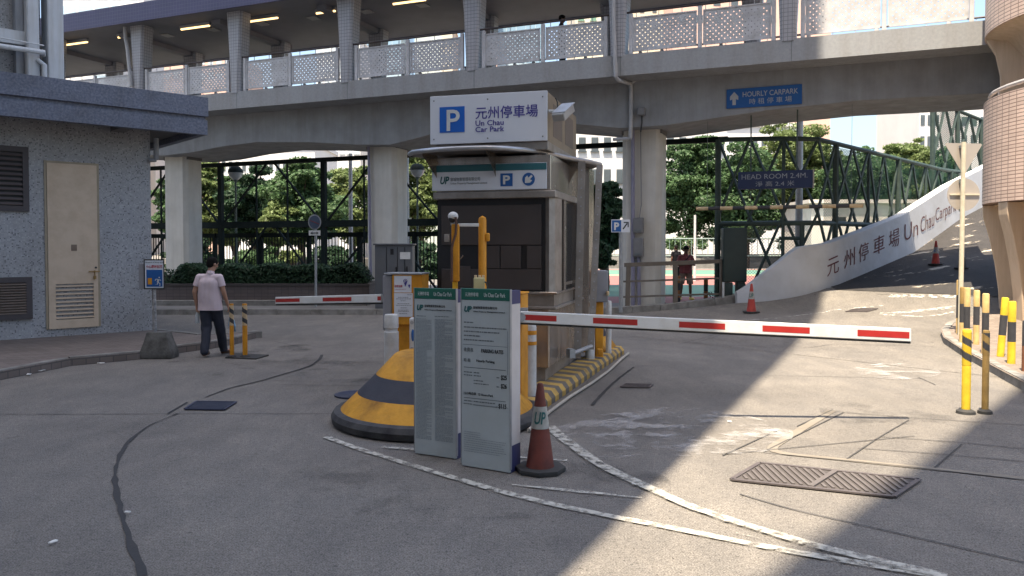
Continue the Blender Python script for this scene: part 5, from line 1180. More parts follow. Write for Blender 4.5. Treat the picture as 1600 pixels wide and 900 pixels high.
# white bollards on the island
wmat = pm('chipped_white_paint', (.60, .60, .59), (.52, .52, .51), scale=8, rough=.6, bump=.2, dirt=.25, dscale=6)
def wbol(u, vtp, y, w, lab, cap=False, bands=(), vb=None, z0=.13):
    x = P(u, 500, y).x; zt2 = P(u, vtp, y).z; r = w * y / F / 2; t = thing('white_bollard', lab, 'bollard', (x, y, z0), 0, 'white bollards on the island')
    bm = nb()
    pr = [(r, z0), (r, zt2 - .3), (r, zt2 - .03), (r * .85, zt2), (.001, zt2)] if not cap else [(r, z0), (r, zt2 - .21), (r * .85, zt2 - .2), (r * .85, zt2 - .17), (r * .97, zt2 - .16), (r * .97, zt2 - .02), (r * .85, zt2), (.001, zt2)]
    lathe(bm, pr, 24, (x, y, 0)); obj('post_body', bm, wmat, t, smooth=True)
    for (va, vb2) in bands:
        bm = nb(); za, zb3 = P(u, vb2, y).z, P(u, va, y).z; lathe(bm, [(r + .003, za), (r + .003, zb3)], 24, (x, y, 0), cap=False); obj('band', bm, orange, t, smooth=True)
    return t
wbol(611.5, 491, 9.35, 23, 'white bollard with a separate cap below the left barrier cabinet', cap=True)
wbol(829, 507, 9.0, 18.5, 'white bollard with two orange bands between notice board and booth', bands=((516, 522.5), (533, 538.5)))
wbol(922, 480, 12.0, 15, 'white bollard behind the steel channel at the rear of the booth')
wbol(951, 470, 12.7, 9, 'thin white bollard beside the orange ticket post at the island end')
pp = pbox('guard', 639.5, 648, 497, 550, 8.95, .12, wmat, thing('guard_plate', 'rounded white guard plate with round bolts left of the notice board', 'guard plate', P(644, 550, 8.95)), .02)
bm = nb(); 
for v in (504, 545): a = P(643.5, v, 8.945); tube(bm, [a, a + Vector((0, -.01, 0))], .022, 10)
obj('bolt', bm, galv, pp); a = P(645, 524, 8.94); bm = nb(); ell(bm, a, (.018, .01, .07)); obj('blue_label', bm, blue_s, pp)
# ticket machine at the rear
tm_ = thing('ticket_machine', 'orange and grey ticket machine on an orange stand behind the booth', 'ticket machine', (P(930, 560, 12.1).x, 12.1, .13))
pbox('side_panel', 914, 931, 422, 470, 12.1, .3, orange, tm_); pbox('grey_body', 931.5, 950.5, 423, 472, 12.05, .34, greyp, tm_); pbox('stand', 930, 943, 472, 560, 12.2, .18, orange, tm_); pbox('bracket', 915, 929, 462, 473, 12.0, .05, letw, tm_, .004); pbox('bracket', 915, 929, 478, 488, 12.0, .05, letw, tm_, .004); pbox('slot_box', 934, 942, 546, 556, 11.95, .12, orange, tm_, .01); pbox('handle', 948, 952, 455, 462, 12.0, .05, cream, tm_, .01)
# ------------------------------------------------------------------ two notice boards
def board(name_lab, gl, gr, vtl, vtr, rows):
    a = G(*gl); b = G(*gr); a.z = b.z = 0; w = (b - a).length; rz = math.atan2(b.y - a.y, b.x - a.x); fm = Fm(a, rz); t = thing('notice_board', name_lab, 'notice board', a, rz, 'car park notice boards')
    h = (P(gl[0], vtl, a.y).z + P(gr[0], vtr, b.y).z) / 2; dp = .17
    def k(nm, ar, mat, b_=0, par=t): bm = nb(); box(bm, *ar); bev(bm, b_, 1) if b_ else None; bm.transform(fm.M); return obj(nm, bm, mat, par)
    for x0 in (.0, w - .045):
        k('side_post', (x0, x0 + .045, .012, dp, .22, h - .11), pm('board_frame_white', (.60, .57, .56), (.54, .51, .50), scale=5, rough=.5, dirt=.2)); k('post_cap', (x0 - .001, x0 + .046, .010, dp + .001, h - .11, h - .0), navy); k('post_foot', (x0 - .001, x0 + .046, .010, dp + .001, .0, .22), navy)
    k('back_panel', (.045, w - .045, dp - .02, dp - .005, .05, h - .02), white)
    f = k('face_panel', (-.004, w + .004, -.012, .011, .008, h - .085), boardw, .003); g = k('header', (-.004, w + .004, -.013, .011, h - .083, h + .012), green_b, .003)
    k('edge_trim', (-.010, -.0045, -.014, .013, .03, h + .012), galv, 0, f); k('edge_trim', (w + .0045, w + .010, -.014, .013, .03, h + .012), galv, 0, f)
    M = fm.M @ frame_mat((0, -.0135, 0), (1, 0, 0), (0, 0, 1))
    def tx(s, x, z, hh, ww, mat, par=f, **kw): lettering(par, s, M @ Matrix.Translation((x * w, z, 0)), hh, ww * w, mat, lift=.001, **kw)
    tx('元洲停車場', .08, h - .055, .034, .28, pm('header_lettering', (.55, .60, .58), rough=.5), g); tx('Un Chau Car Park', .48, h - .055, .034, .44, MATS['header_lettering'], g, bold=.005)
    tx('UP', .06, h - .185, .05, .16, teal_ink, bold=.04, shear=.25); tx('富城物業管理有限公司', .25, h - .155, .022, .50, ink); tx('Urban Property Management Limited', .25, h - .185, .013, .66, ink, bold=.01)
    return t, f, fm, w, h, M, tx
def finez(par, M, rows, mat, name='fine_print', hz=.004):
    bm = nb(); rn_ = random.Random(len(rows))
    for (x0, x1, z) in rows:
        x = x0
        while x < x1:
            e = min(x + rn_.uniform(.008, .035), x1); vs = [bm.verts.new((xx, zz, .0016)) for xx, zz in ((x, z - hz / 2), (e, z - hz / 2), (e, z + hz / 2), (x, z + hz / 2))]; bm.faces.new(vs); x = e + .004
    bm.transform(M); obj(name, bm, mat, par)
t, f, fm, w, h, M, tx = board('tall notice board densely filled with small print, left of the pair', (650, 709), (713, 718), 450, 455, None)
rn = random.Random(5); rows1, rows2 = [], []; z = h - .26; pale_ink = pm('faint_print', (.30, .335, .355), rough=.5); pale_ink2 = pm('light_print', (.50, .54, .55), rough=.5)
while z > .14:
    e1 = rn.choice((.42, .42, .30, .42)); rows1.append((.03 * w, e1 * w, z)); 
    rows2.append((.50 * w, (.5 + rn.choice((.44, .44, .44, .25))) * w, z)); z -= .0115
finez(f, M, rows1, pale_ink, hz=.0062); finez(f, M, rows2, pale_ink, hz=.0075)
finez(f, M, [((.5 + rn.random() * .2) * w, .95 * w, h - .4 - i * .085 - rn.random() * .03) for i in range(11)], pale_ink2, hz=.005); finez(f, M, [(.05 * w, .28 * w, h - .235), (.5 * w, .86 * w, h - .232)], ink2, hz=.006)
t, f, fm, w, h, M, tx = board('tall notice board headed PARKING RATES, right of the pair beside the dark cone', (723, 728), (797, 740), 450, 457, None)
finez(f, M, [(.05 * w, .26 * w, h - .27), (.05 * w, .95 * w, h - .31), (.05 * w, .80 * w, h - .345), (.05 * w, .40 * w, h - .38), (.05 * w, .68 * w, h - .415)], ink2, hz=.010)
def bar(x0, x1, z, t_): bm = nb(); vs = [bm.verts.new(p) for p in ((x0 * w, z - t_, .002), (x1 * w, z - t_, .002), (x1 * w, z + t_, .002), (x0 * w, z + t_, .002))]; bm.faces.new(vs); bm.transform(M); obj('ruled_line', bm, ink2, f)
bar(.03, .97, h - .455, .0018); bar(.05, .93, h - .645, .0028); bar(.05, .93, h - .90, .0028); bar(.25, .76, h - .955, .002); bar(.02, .98, .80 * 0 + h * .36, .0015); bar(.965, .972, h * .66, h * .12)
tx('收費表', .05, h - .515, .035, .20, ink2); tx('PARKING RATES', .42, h - .515, .032, .46, ink, bold=.01); tx('時 租', .05, h - .60, .03, .14, ink2); tx('Hourly Parking', .32, h - .60, .026, .38, ink, bold=.01)
tx('$25', .83, h - .73, .044, .12, ink, bold=.02); tx('$26', .83, h - .80, .044, .12, ink, bold=.02); tx('$115', .78, h - .965, .044, .16, ink, bold=.02); tx('12小時泊車  12 Hours Park', .05, h - .875, .026, .62, ink)
finez(f, M, [(.05 * w, .23 * w, h - .685), (.05 * w, .23 * w, h - .71), (.26 * w, .38 * w, h - .685), (.26 * w, .42 * w, h - .71), (.26 * w, .46 * w, h - .75), (.26 * w, .58 * w, h - .775), (.74 * w, .80 * w, h - .71), (.74 * w, .80 * w, h - .785), (.05 * w, .23 * w, h - .925), (.05 * w, .22 * w, h - .95), (.26 * w, .72 * w, h - .925), (.74 * w, .76 * w, h - .95)], ink2, hz=.009)
finez(f, M, [(.05 * w, (.40 if i < 3 else .95 - rn.random() * .3) * w, .30 - i * .018) for i in range(10)], pale_ink, hz=.006)
# ------------------------------------------------------------------ warning sign on a concrete foot
wc = G(243, 561); ws = thing('warning_sign', 'small framed warning sign with orange gate and running figure on a concrete foot', 'warning sign', wc)
blockm = pm('stained_concrete_block', (.15, .145, .135), (.085, .082, .075), scale=4, rough=.9, bump=.5, bscale=30, dirt=.5, dscale=4)
bm = nb(); wy = wc.y
def trap(z, w, d): return [Vector((wc.x + x, wc.y + .14 + y, z)) for x, y in ((-w, -d), (w, -d), (w, d), (-w, d))]
secs = [(0, .27, .17), (.10, .265, .17), (.30, .20, .13), (.44, .165, .11)]; prev = None
for s_ in secs:
    cur = [bm.verts.new(p) for p in trap(*s_)]
    if prev:
        for k in range(4): bm.faces.new((prev[k], prev[(k + 1) % 4], cur[(k + 1) % 4], cur[k]))
    else: bm.faces.new(list(reversed(cur)))
    prev = cur
bm.faces.new(prev); bev(bm, .03, 2); obj('concrete_foot', bm, blockm, ws, smooth=True)
pa = P(241, 518, wy + .14); bm = nb(); tube(bm, [P(243, 525, wy + .14), P(240, 405, wy + .14)], .025, 10); obj('pole', bm, pm('blotchy_pole', (.42, .42, .42), (.16, .16, .16), scale=30, rough=.6), ws, smooth=True)
WSF = Fm((P(225, 452, wy).x, wy + .1, 0), R(3)); a, w, h = WSF.quad(225, 405, 257, 452, 0)
bm = nb(); box(bm, a.x, a.x + w, .0, .012, a.z, a.z + h); bm.transform(WSF.M); obj('frame', bm, dkk, ws)
sf = plate(ws, 227, 407, 255.5, 450, -.0005, signw, 'sign_face', .004, WSF); pn = plate(sf, 229, 421.5, 254, 448, -.006, blue_s, 'blue_field', .003, WSF)
bm = nb(); box(bm, a.x - .09, a.x - .002, .02, .12, a.z + .0, a.z + h * .85); bm.transform(WSF.M); obj('rear_box', bm, greyp, ws)
WSF.put(sf, 'Beware of drop arm', 227.5, 408.5, 255, 411.5, -.006, ink2, bold=.01); WSF.put(sf, '小心欄杆起落', 228, 414, 254, 419, -.006, redink, bold=.01)
plate(pn, 231, 434.5, 237.5, 444.5, -.0095, orange, 'orange_symbol', .002, WSF)
bm = nb(); cx = WSF.y(248, 440, 0); q0 = Vector((cx.x, -.012, cx.z)); sc = .0105
def lim(p, q_, w_=.012): beam(bm, q0 + Vector((p[0] * sc, 0, p[1] * sc)), q0 + Vector((q_[0] * sc, 0, q_[1] * sc)), .002, w_, (1, 0, .1))
lim((0, 4), (-1, -1), .028); lim((-1, -1), (2.5, -3)); lim((2.5, -3), (2, -7)); lim((-1, -1), (-2, -4.5)); lim((-2, -4.5), (-5, -5)); lim((0, 3.5), (4, 2)); lim((0, 3.5), (-4, 4)); lim((-4, 4), (-5, 1.5)); lim((1, 5.6), (1.6, 7.4), .02); bm.transform(WSF.M); obj('running_figure', bm, letw, pn)
# ------------------------------------------------------------------ hedges
plm = tile_mat('planter_tile', (.13, .105, .10), (.07, .06, .058), .2, .1, rough=.6, var=.15)
def planter(x0, x1, lab):
    t = thing('planter', lab, 'planter', ((x0 + x1) / 2, 23.5, .0)); bm = nb(); box(bm, x0, x1, 23.2, 25.2, .0, .72); boxuv(bm); obj('planter_wall', bm, plm, t); bm = nb(); box(bm, x0 - .02, x1 + .02, 23.17, 25.2, .721, .78); obj('coping', bm, plm, t)
    bm = nb(); box(bm, x0, x1, 22.9, 23.199, .0, .30); obj('footing', bm, kerb_c, t)
planter(-16, P(577, 470, 23.2).x, 'long low brown tiled planter wall under the hedge')
def rehome_keep(o, loc):
    loc = Vector(loc); M = Matrix.Translation(-loc); o.data.transform(M); o.location = loc
    for c in o.children: c.data.transform(M)
    return o
def hedge(x0, x1, z1, lab, n, y0=23.35, y1=24.7):
    rr = random.Random(int(x0 * 10)); bm = nb()
    for _ in range(n):
        x = rr.uniform(x0, x1); top = z1 + .10 * noise.noise(Vector((x * 1.3, 0, 1))) + .06 * math.sin(x * 5)
        e = min(1, (x - x0) / .4, (x1 - x) / .4); top -= (1 - max(0, e)) ** 2 * .4
        k = rr.random()
        if k < .5: y = y0 - .05 + rr.random() * .25; z = .72 + (top - .72) * rr.random()
        else: y = rr.uniform(y0, y1); z = top - rr.random() ** 2 * .3
        nrm = Vector((rr.gauss(0, .6), -.6 if k < .5 else -.1, rr.gauss(.5, .5))).normalized(); a = nrm.orthogonal().normalized(); a.rotate(Matrix.Rotation(rr.uniform(0, 6.28), 3, nrm)); b = nrm.cross(a); l = rr.uniform(.08, .16); w_ = l * .45; q = Vector((x, y, z))
        bm.faces.new([bm.verts.new(v) for v in (q - a * l * .5, q + b * w_ * .5, q + a * l * .5, q - b * w_ * .5)])
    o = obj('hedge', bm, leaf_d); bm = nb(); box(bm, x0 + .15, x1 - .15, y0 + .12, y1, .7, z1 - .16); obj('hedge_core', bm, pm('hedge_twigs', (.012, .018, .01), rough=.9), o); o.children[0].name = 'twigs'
    tag(rehome_keep(o, ((x0 + x1) / 2, y0, .7)), lab, 'hedge')
hedge(P(279, 440, 23.9).x, P(578, 440, 23.9).x, 1.30, 'long dark green clipped hedge between the first and second piers', 16000)
hedge(-16, P(276, 440, 23.9).x, 1.16, 'short dark hedge left of the first pier behind the warning sign', 5000)
# small sign backs and lamp posts
def spole(u, vb, vtp, y, r, mat, par): a = P(u, vb, y); b = P(u, vtp, y); bm = nb(); tube(bm, [a, b], r, 10); return obj('pole', bm, mat, par, smooth=True)
rs = thing('round_sign', 'round blue sign with double arrow plate on a thin pole before the hedge', 'traffic sign', P(494, 486, 22.4)); spole(493.5, 486, 340, 22.4, .035, galv, rs)
def disc(u, v, y, rpx, mat, par, name, sx=1., t=.01):
    c = P(u, v, y); r = rpx * y / F; bm = nb(); prism(bm, [(c.x + r * sx * math.cos(2 * math.pi * k / 32), c.z + r * math.sin(2 * math.pi * k / 32)) for k in range(32)], y, y + t, axis='y'); return obj(name, bm, mat, par)
d1_ = disc(491.5, 347, 22.36, 12, galv, rs, 'sign_rim', .85); disc(491.5, 347, 22.345, 10, pm('dull_blue_disc', (.06, .085, .13), rough=.5), d1_, 'sign_face', .85)
a = P(484.5, 344.5, 22.34); b = P(498.5, 350, 22.34); bm = nb(); beam(bm, a, b, .003, .03, (0, 1, 0)) if False else beam(bm, a, b, .02, .004, (0, 1, 0)); obj('diagonal_bar', bm, pm('dull_red', (.2, .05, .05)), d1_)
pbox('arrow_plate', 482.5, 500.5, 360, 368, 22.36, .01, letw, rs, 0)
bm = nb(); a = P(485, 364, 22.35); b = P(498, 364, 22.35); box(bm, a.x + .03, b.x - .03, 22.345, 22.35, a.z - .012, a.z + .012)
for q_, s_ in ((a, 1), (b, -1)): bm.faces.new([bm.verts.new(v) for v in (Vector((q_.x, 22.346, q_.z)), Vector((q_.x + .06 * s_, 22.346, q_.z + .04)), Vector((q_.x + .06 * s_, 22.346, q_.z - .04)))])
obj('double_arrow', bm, ink, rs)
def lampost(u, v, y, lab):
    c = P(u, v, y); t = thing('street_lamp', lab, 'street lamp', (c.x, y, .15)); r = 11.5 * y / F
    bm = nb(); lathe(bm, [(.09, .15), (.07, 1.2), (.045, 1.3), (.04, c.z - r * 1.4), (.09, c.z - r * .9), (.001, c.z - r * .8)], 14, (c.x, y, 0)); obj('pole', bm, pm('lamp_post_green', (.07, .10, .09), rough=.5), t, smooth=True)
    bm = nb(); lathe(bm, [(r * .35, c.z - r * .95), (r * .8, c.z - r * .55), (r, c.z)], 22, (c.x, y, 0), cap=False); obj('globe', bm, pm('frosted_globe', (.42, .45, .46), rough=.2), t, smooth=True)
    bm = nb(); lathe(bm, [(r * 1.03, c.z), (r * .95, c.z + r * .4), (r * .6, c.z + r * .8), (.001, c.z + r * .95)], 22, (c.x, y, 0)); obj('hood', bm, dkgreen, t, smooth=True)
    bm = nb(); lathe(bm, [(.09, c.z - r * .85), (.12, c.z - .02), (.001, c.z - .01)], 12, (c.x, y, 0)); obj('lamp_unit', bm, dkgreen, t, smooth=True)
lampost(368, 270, 33, 'globe street lamp with dark hood left of the round sign behind the truss'); lampost(652, 266, 33, 'globe street lamp with dark hood just left of the booth')
def thinpole(u, vtp, y, r, lab, m): b = P(u, vtp, y); bm = nb(); lathe(bm, [(r, .1), (r * .8, b.z), (.001, b.z)], 10, (b.x, y, 0)); tag(rehome(obj('pole', bm, m, smooth=True), (b.x, y, .1)), lab, 'pole')
thinpole(547.5, 240, 34, .10, 'thin pale pole behind the truss just left of the middle pier', galv); thinpole(633, 230, 30, .17, 'thick grey pole directly right of the middle pier', galv)
thinpole(1086, 336, 40, .07, 'short white pole on the court behind the standing man', letw); thinpole(1250, 175, 25.6, .13, 'tall pale pole behind the blue height sign', galv); thinpole(548, 345, 50, .12, 'far pale pole seen low behind the picket fence', galv) if False else None
# parking sign on pole
pg = thing('parking_sign', 'small white and blue parking sign with black diagonal arrow on a grey pole', 'parking sign', P(969, 488, 20.9)); spole(970, 488, 345, 20.9, .05, galv, pg)
PF = Fm((P(955, 363, 20.83).x, 20.83, 0), 0); sp_ = plate(pg, 955, 343, 984, 363, 0, signw, 'sign_face', .01, PF); pf2 = plate(sp_, 956.2, 344.2, 970.5, 362, -.0105, blue_s, 'blue_field', .003, PF); PF.put(pf2, 'P', 959.5, 347.5, 967.5, 359.5, -.014, letw, bold=.04)
bm = nb(); A_ = PF.y(973.5, 358, -.012); B_ = PF.y(980, 349, -.012); beam(bm, A_, B_, .003, .03, (0, 0, 1)) if False else None
def flatbar(bm, p, q, w_): p, q = Vector(p), Vector(q); d = (q - p).normalized(); s_ = Vector((d.z, 0, -d.x)) * w_ / 2; bm.faces.new([bm.verts.new(v) for v in (p + s_, q + s_, q - s_, p - s_)])
flatbar(bm, A_, B_, .035); C_ = PF.y(974.5, 347.5, -.012); D_ = PF.y(981.5, 347.5, -.012); E_ = PF.y(981.5, 355, -.012); flatbar(bm, C_, D_, .03); D2 = D_ + Vector((0, -.0005, .015)); flatbar(bm, D2, E_ + Vector((0, -.0005, 0)), .03); bm.transform(PF.M); obj('arrow', bm, ink, sp_)
# brown railing along the kerb
rl = thing('railing', 'brown metal railing with three rails beside the court kerb', 'railing', (4.3, 21.5, .3)); brm = pm('brown_rail_paint', (.15, .125, .10), (.12, .10, .08), scale=6, rough=.55, dirt=.2)
def kpt(u, v): 
    k = (u - 800) / F; 
    # railing runs just behind the kerb
    x0, y0, x1, y1 = 2.6, 21.35, 6.1, 22.15; sl = (y1 - y0) / (x1 - x0); Y_ = (y0 - sl * x0) / (1 - sl * k); return P(u, v, Y_)
for (va, vb2, w_) in ((414, 408, .11), (440, 434.5, .05), (464, 459, .05)):
    bm = nb(); beam(bm, kpt(976 if w_ > .1 else 974, va), kpt(1134 if w_ > .1 else 1132, vb2), w_ * .8, w_); obj('rail', bm, brm, rl)
for (u, va, vb2) in ((982, 414, 480), (1055, 411, 474), (1128, 409, 470)):
    bm = nb(); a = kpt(u, va); b = kpt(u - (2 if u == 982 else 0), vb2 + 6); beam(bm, a, b, .12, .10, (0, 1, 0)); obj('post', bm, brm, rl)
for u, vv, lab in ((1060, 431, 'black and orange bollard behind the railing by the standing man'), (1103, 434, 'black and orange bollard behind the railing left of the dark cabinet')):
    y = 23.4; b = P(u, vv, y); t = thing('bollard', lab, 'bollard', (b.x, y, .15), 0, 'bollards on the court edge'); z = .15; hz = (b.z - .15) / 4
    for i, m in enumerate((black, pm('orange_bollard', (.33, .13, .04), rough=.6), black, MATS['orange_bollard'])): bm = nb(); lathe(bm, [(.065, z), (.065, z + hz)], 14, (b.x, y, 0)); obj('stripe', bm, m, t, smooth=True); z += hz
# dark green cabinet
gc = thing('green_cabinet', 'tall dark green metal cabinet standing at the left end of the white ramp wall', 'cabinet', P(1150, 466, 22.6)); gcm = pm('cabinet_green', (.022, .036, .033), (.028, .045, .04), scale=3, rough=.5, dirt=.15)
pbox('cabinet_body', 1130, 1168, 356, 441, 21.95, .3, gcm, gc, .04); pbox('cabinet_leg', 1132, 1145, 441.5, 470, 21.98, .25, gcm, gc, .01); pbox('cabinet_leg', 1152, 1164, 441.5, 470, 21.98, .25, gcm, gc, .01); pbox('white_tube', 1129, 1132, 441, 465, 21.9, .06, letw, gc, .004)
# distribution cabinet in front of the middle pier
dc_ = thing('distribution_cabinet', 'large grey two door electrical cabinet in front of the middle pier', 'electrical cabinet', (P(615, 480, 21.8).x, 21.8, .1)); dcm = pm('distribution_grey', (.115, .12, .13), (.10, .105, .115), scale=2, rough=.5, dirt=.2)
pbox('cabinet_body', 586, 644, 383, 490, 21.8, .6, dcm, dc_, .02); pbox('roof', 583, 646, 380.5, 382.8, 21.75, .7, dcm, dc_, .004)
bm = nb(); 
for u in (604, 621, 632.5): a = P(u, 386, 21.795); b = P(u, 488, 21.795); box(bm, a.x - .008, a.x + .008, 21.79, 21.799, b.z, a.z)
obj('door_gap', bm, dkk, dc_); pbox('notice_sheet', 625, 641, 394, 405, 21.785, .01, letw, dc_, 0); pbox('vent', 610, 615, 389, 398, 21.785, .01, dkk, dc_, 0); pbox('handle', 618, 620, 417, 427, 21.76, .03, dkk, dc_, 0); pbox('handle', 635, 637, 416, 426, 21.76, .03, dkk, dc_, 0)
# ------------------------------------------------------------------ far side of the court
stw = pm('court_step_stone', (.26, .255, .24), (.20, .195, .185), scale=2, rough=.85, dirt=.3)
t = thing('court_wall', 'low stepped pale stone wall at the far side of the sports court', 'wall', (12, 66, .1))
for (y, z1, y2) in ((66, .62, 66.8), (66.81, .98, 67.6), (67.61, 1.3, 69)): bm = nb(); box(bm, 2, 44, y, y2, .1, z1); obj('step', bm, stw, t)
t = thing('wall', 'long pale boundary wall far behind the truss and hedge', 'wall', (-20, 46, .1)); bm = nb(); box(bm, -45, 1.6, 46, 46.3, .1, 1.2); obj('wall_body', bm, stw, t)
hf = thing('court_fence', 'pale tube fence in front of the trees at the far side of the court', 'fence', (12, 65, .6)); fm_ = pm('fence_pale_green', (.20, .26, .24), rough=.5)
bm = nb(); z0, z1 = 1.05, 2.6
for z in (z0 + .15, z1): tube(bm, [(3, 64.5, z), (44, 64.5, z)], .06, 6)
obj('rail', bm, fm_, hf); bm = nb(); x = 3
while x < 44: box(bm, x - .02, x + .02, 64.48, 64.52, z0 + .1, z1); x += .45
obj('pickets', bm, fm_, hf)
for x in range(3, 45, 4): bm = nb(); box(bm, x - .07, x + .07, 64.43, 64.57, .3, z1 + .1); obj('post', bm, fm_, hf)
t = thing('low_building', 'low cream building with a small vent seen through the lattice behind the ramp wall', 'building', P(1340, 380, 60)); crm = pm('cream_render', (.62, .56, .50), (.56, .51, .46), scale=.8, rough=.8, dirt=.2)
a = P(1268, 330, 58); b = P(1480, 330, 58); bm = nb(); box(bm, a.x, b.x + 6, 58, 64, .1, P(1340, 318, 58).z); obj('wall', bm, crm, t); bm = nb(); box(bm, a.x - .3, b.x + 6, 57.7, 64, P(1340, 318, 58).z + .01, P(1340, 312, 58).z); obj('roof', bm, crm, t)
pbox('vent', 1308, 1322, 339, 346, 57.95, .06, dkk, t, 0)
# ------------------------------------------------------------------ trees
def clumps(rr, r, hcrown, nc):
    out = []
    for _ in range(nc):
        a = rr.uniform(0, 6.283); e = rr.uniform(-.75, 1); k = rr.uniform(.35, 1.0) ** .8; ce = math.sqrt(max(0, 1 - e * e))
        out.append((math.cos(a) * ce * k * r, math.sin(a) * ce * k * r, e * k * hcrown / 2))
    return out
def tree(x, y, htop, hbase, r, mat, lab, n=7000, leaf=.27, nc=44, seed=1, name='tree', z0=.1, cat='tree'):
    rr = random.Random(seed); t = thing(name, lab, cat, (x, y, z0)); hc = htop - hbase; cz_ = (htop + hbase) / 2; cl = clumps(rr, r, hc, nc)
    bm = nb(); tube(bm, [(x, y, z0 - .1), (x + .1, y, hbase * .6), (x, y + .05, cz_), (x, y, htop - hc * .25)], [.24, .18, .12, .03], 9)
    for c in cl[::3]: tube(bm, [(x, y, hbase * .8 + rr.random() * hc * .2), (x + c[0] * .5, y + c[1] * .5, cz_ + c[2] * .4 - .2), (x + c[0], y + c[1], cz_ + c[2])], [.09, .06, .02], 6)
    obj('trunk', bm, bark, t, smooth=True)
    bm = nb(); per = n // nc
    for c in cl: cr = r * rr.uniform(.14, .40); leaves(bm, (x + c[0], y + c[1], cz_ + c[2]), (cr * 1.15, cr, cr * .5), int(per * (cr / r / .27) ** 1.5), leaf, rr, up=.9)
    leaves(bm, (x, y, cz_), (r * .75, r * .75, hc * .4), n // 6, leaf, rr, up=.5)
    obj('crown', bm, mat, t); return t
def tpx(u, vtp, vbase, y, rpx, mat, lab, **k): c = P(u, vtp, y); b = P(u, vbase, y); return tree(c.x, y, c.z, b.z, rpx * y / F, mat, lab, **k)
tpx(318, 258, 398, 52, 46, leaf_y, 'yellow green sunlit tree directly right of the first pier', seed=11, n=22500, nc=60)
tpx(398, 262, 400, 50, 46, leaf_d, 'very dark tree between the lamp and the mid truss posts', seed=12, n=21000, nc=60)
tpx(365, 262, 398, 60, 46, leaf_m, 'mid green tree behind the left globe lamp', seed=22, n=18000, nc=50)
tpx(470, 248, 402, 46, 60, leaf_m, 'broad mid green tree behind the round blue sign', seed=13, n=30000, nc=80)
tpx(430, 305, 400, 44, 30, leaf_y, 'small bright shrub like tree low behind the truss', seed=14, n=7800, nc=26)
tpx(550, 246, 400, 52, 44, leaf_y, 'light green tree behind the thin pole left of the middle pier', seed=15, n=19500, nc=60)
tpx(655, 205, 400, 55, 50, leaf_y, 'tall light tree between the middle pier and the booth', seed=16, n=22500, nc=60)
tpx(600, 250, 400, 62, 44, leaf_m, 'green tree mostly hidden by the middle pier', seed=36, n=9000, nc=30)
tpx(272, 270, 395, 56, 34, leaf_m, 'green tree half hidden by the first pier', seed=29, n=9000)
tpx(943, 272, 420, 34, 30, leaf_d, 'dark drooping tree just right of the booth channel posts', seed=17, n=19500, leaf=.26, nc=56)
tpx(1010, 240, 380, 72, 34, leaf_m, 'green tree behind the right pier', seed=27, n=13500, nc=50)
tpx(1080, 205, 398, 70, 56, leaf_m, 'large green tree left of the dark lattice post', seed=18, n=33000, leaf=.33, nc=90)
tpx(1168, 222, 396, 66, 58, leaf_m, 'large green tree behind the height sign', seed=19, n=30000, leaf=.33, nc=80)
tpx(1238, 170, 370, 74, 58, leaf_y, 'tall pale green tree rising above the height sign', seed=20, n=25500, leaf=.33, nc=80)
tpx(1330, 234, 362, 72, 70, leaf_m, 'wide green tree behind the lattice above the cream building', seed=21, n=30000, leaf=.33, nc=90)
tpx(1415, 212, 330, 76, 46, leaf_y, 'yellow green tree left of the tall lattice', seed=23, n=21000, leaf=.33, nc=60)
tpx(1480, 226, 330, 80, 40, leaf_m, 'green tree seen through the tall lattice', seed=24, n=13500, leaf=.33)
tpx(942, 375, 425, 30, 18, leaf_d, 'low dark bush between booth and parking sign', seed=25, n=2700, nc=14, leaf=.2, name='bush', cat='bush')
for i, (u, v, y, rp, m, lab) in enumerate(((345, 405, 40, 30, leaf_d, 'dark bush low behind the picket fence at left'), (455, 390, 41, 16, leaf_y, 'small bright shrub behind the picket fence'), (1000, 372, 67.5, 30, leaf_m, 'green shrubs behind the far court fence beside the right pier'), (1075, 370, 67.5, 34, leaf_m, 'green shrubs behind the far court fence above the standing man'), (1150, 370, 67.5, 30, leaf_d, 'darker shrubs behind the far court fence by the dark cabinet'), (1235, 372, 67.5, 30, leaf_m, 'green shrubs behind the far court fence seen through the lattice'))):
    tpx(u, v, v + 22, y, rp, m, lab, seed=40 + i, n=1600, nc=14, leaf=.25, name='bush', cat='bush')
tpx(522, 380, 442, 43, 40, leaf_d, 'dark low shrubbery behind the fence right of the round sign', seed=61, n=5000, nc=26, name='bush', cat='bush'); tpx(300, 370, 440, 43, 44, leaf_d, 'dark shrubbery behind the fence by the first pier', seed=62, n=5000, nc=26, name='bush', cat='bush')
tpx(405, 384, 440, 43, 46, leaf_m, 'mid green shrubbery behind the fence left of the bright shrub', seed=63, n=5000, nc=26, name='bush', cat='bush'); tpx(655, 372, 440, 43, 40, leaf_d, 'dark shrubbery behind the fence left of the booth', seed=64, n=4200, nc=22, name='bush', cat='bush')
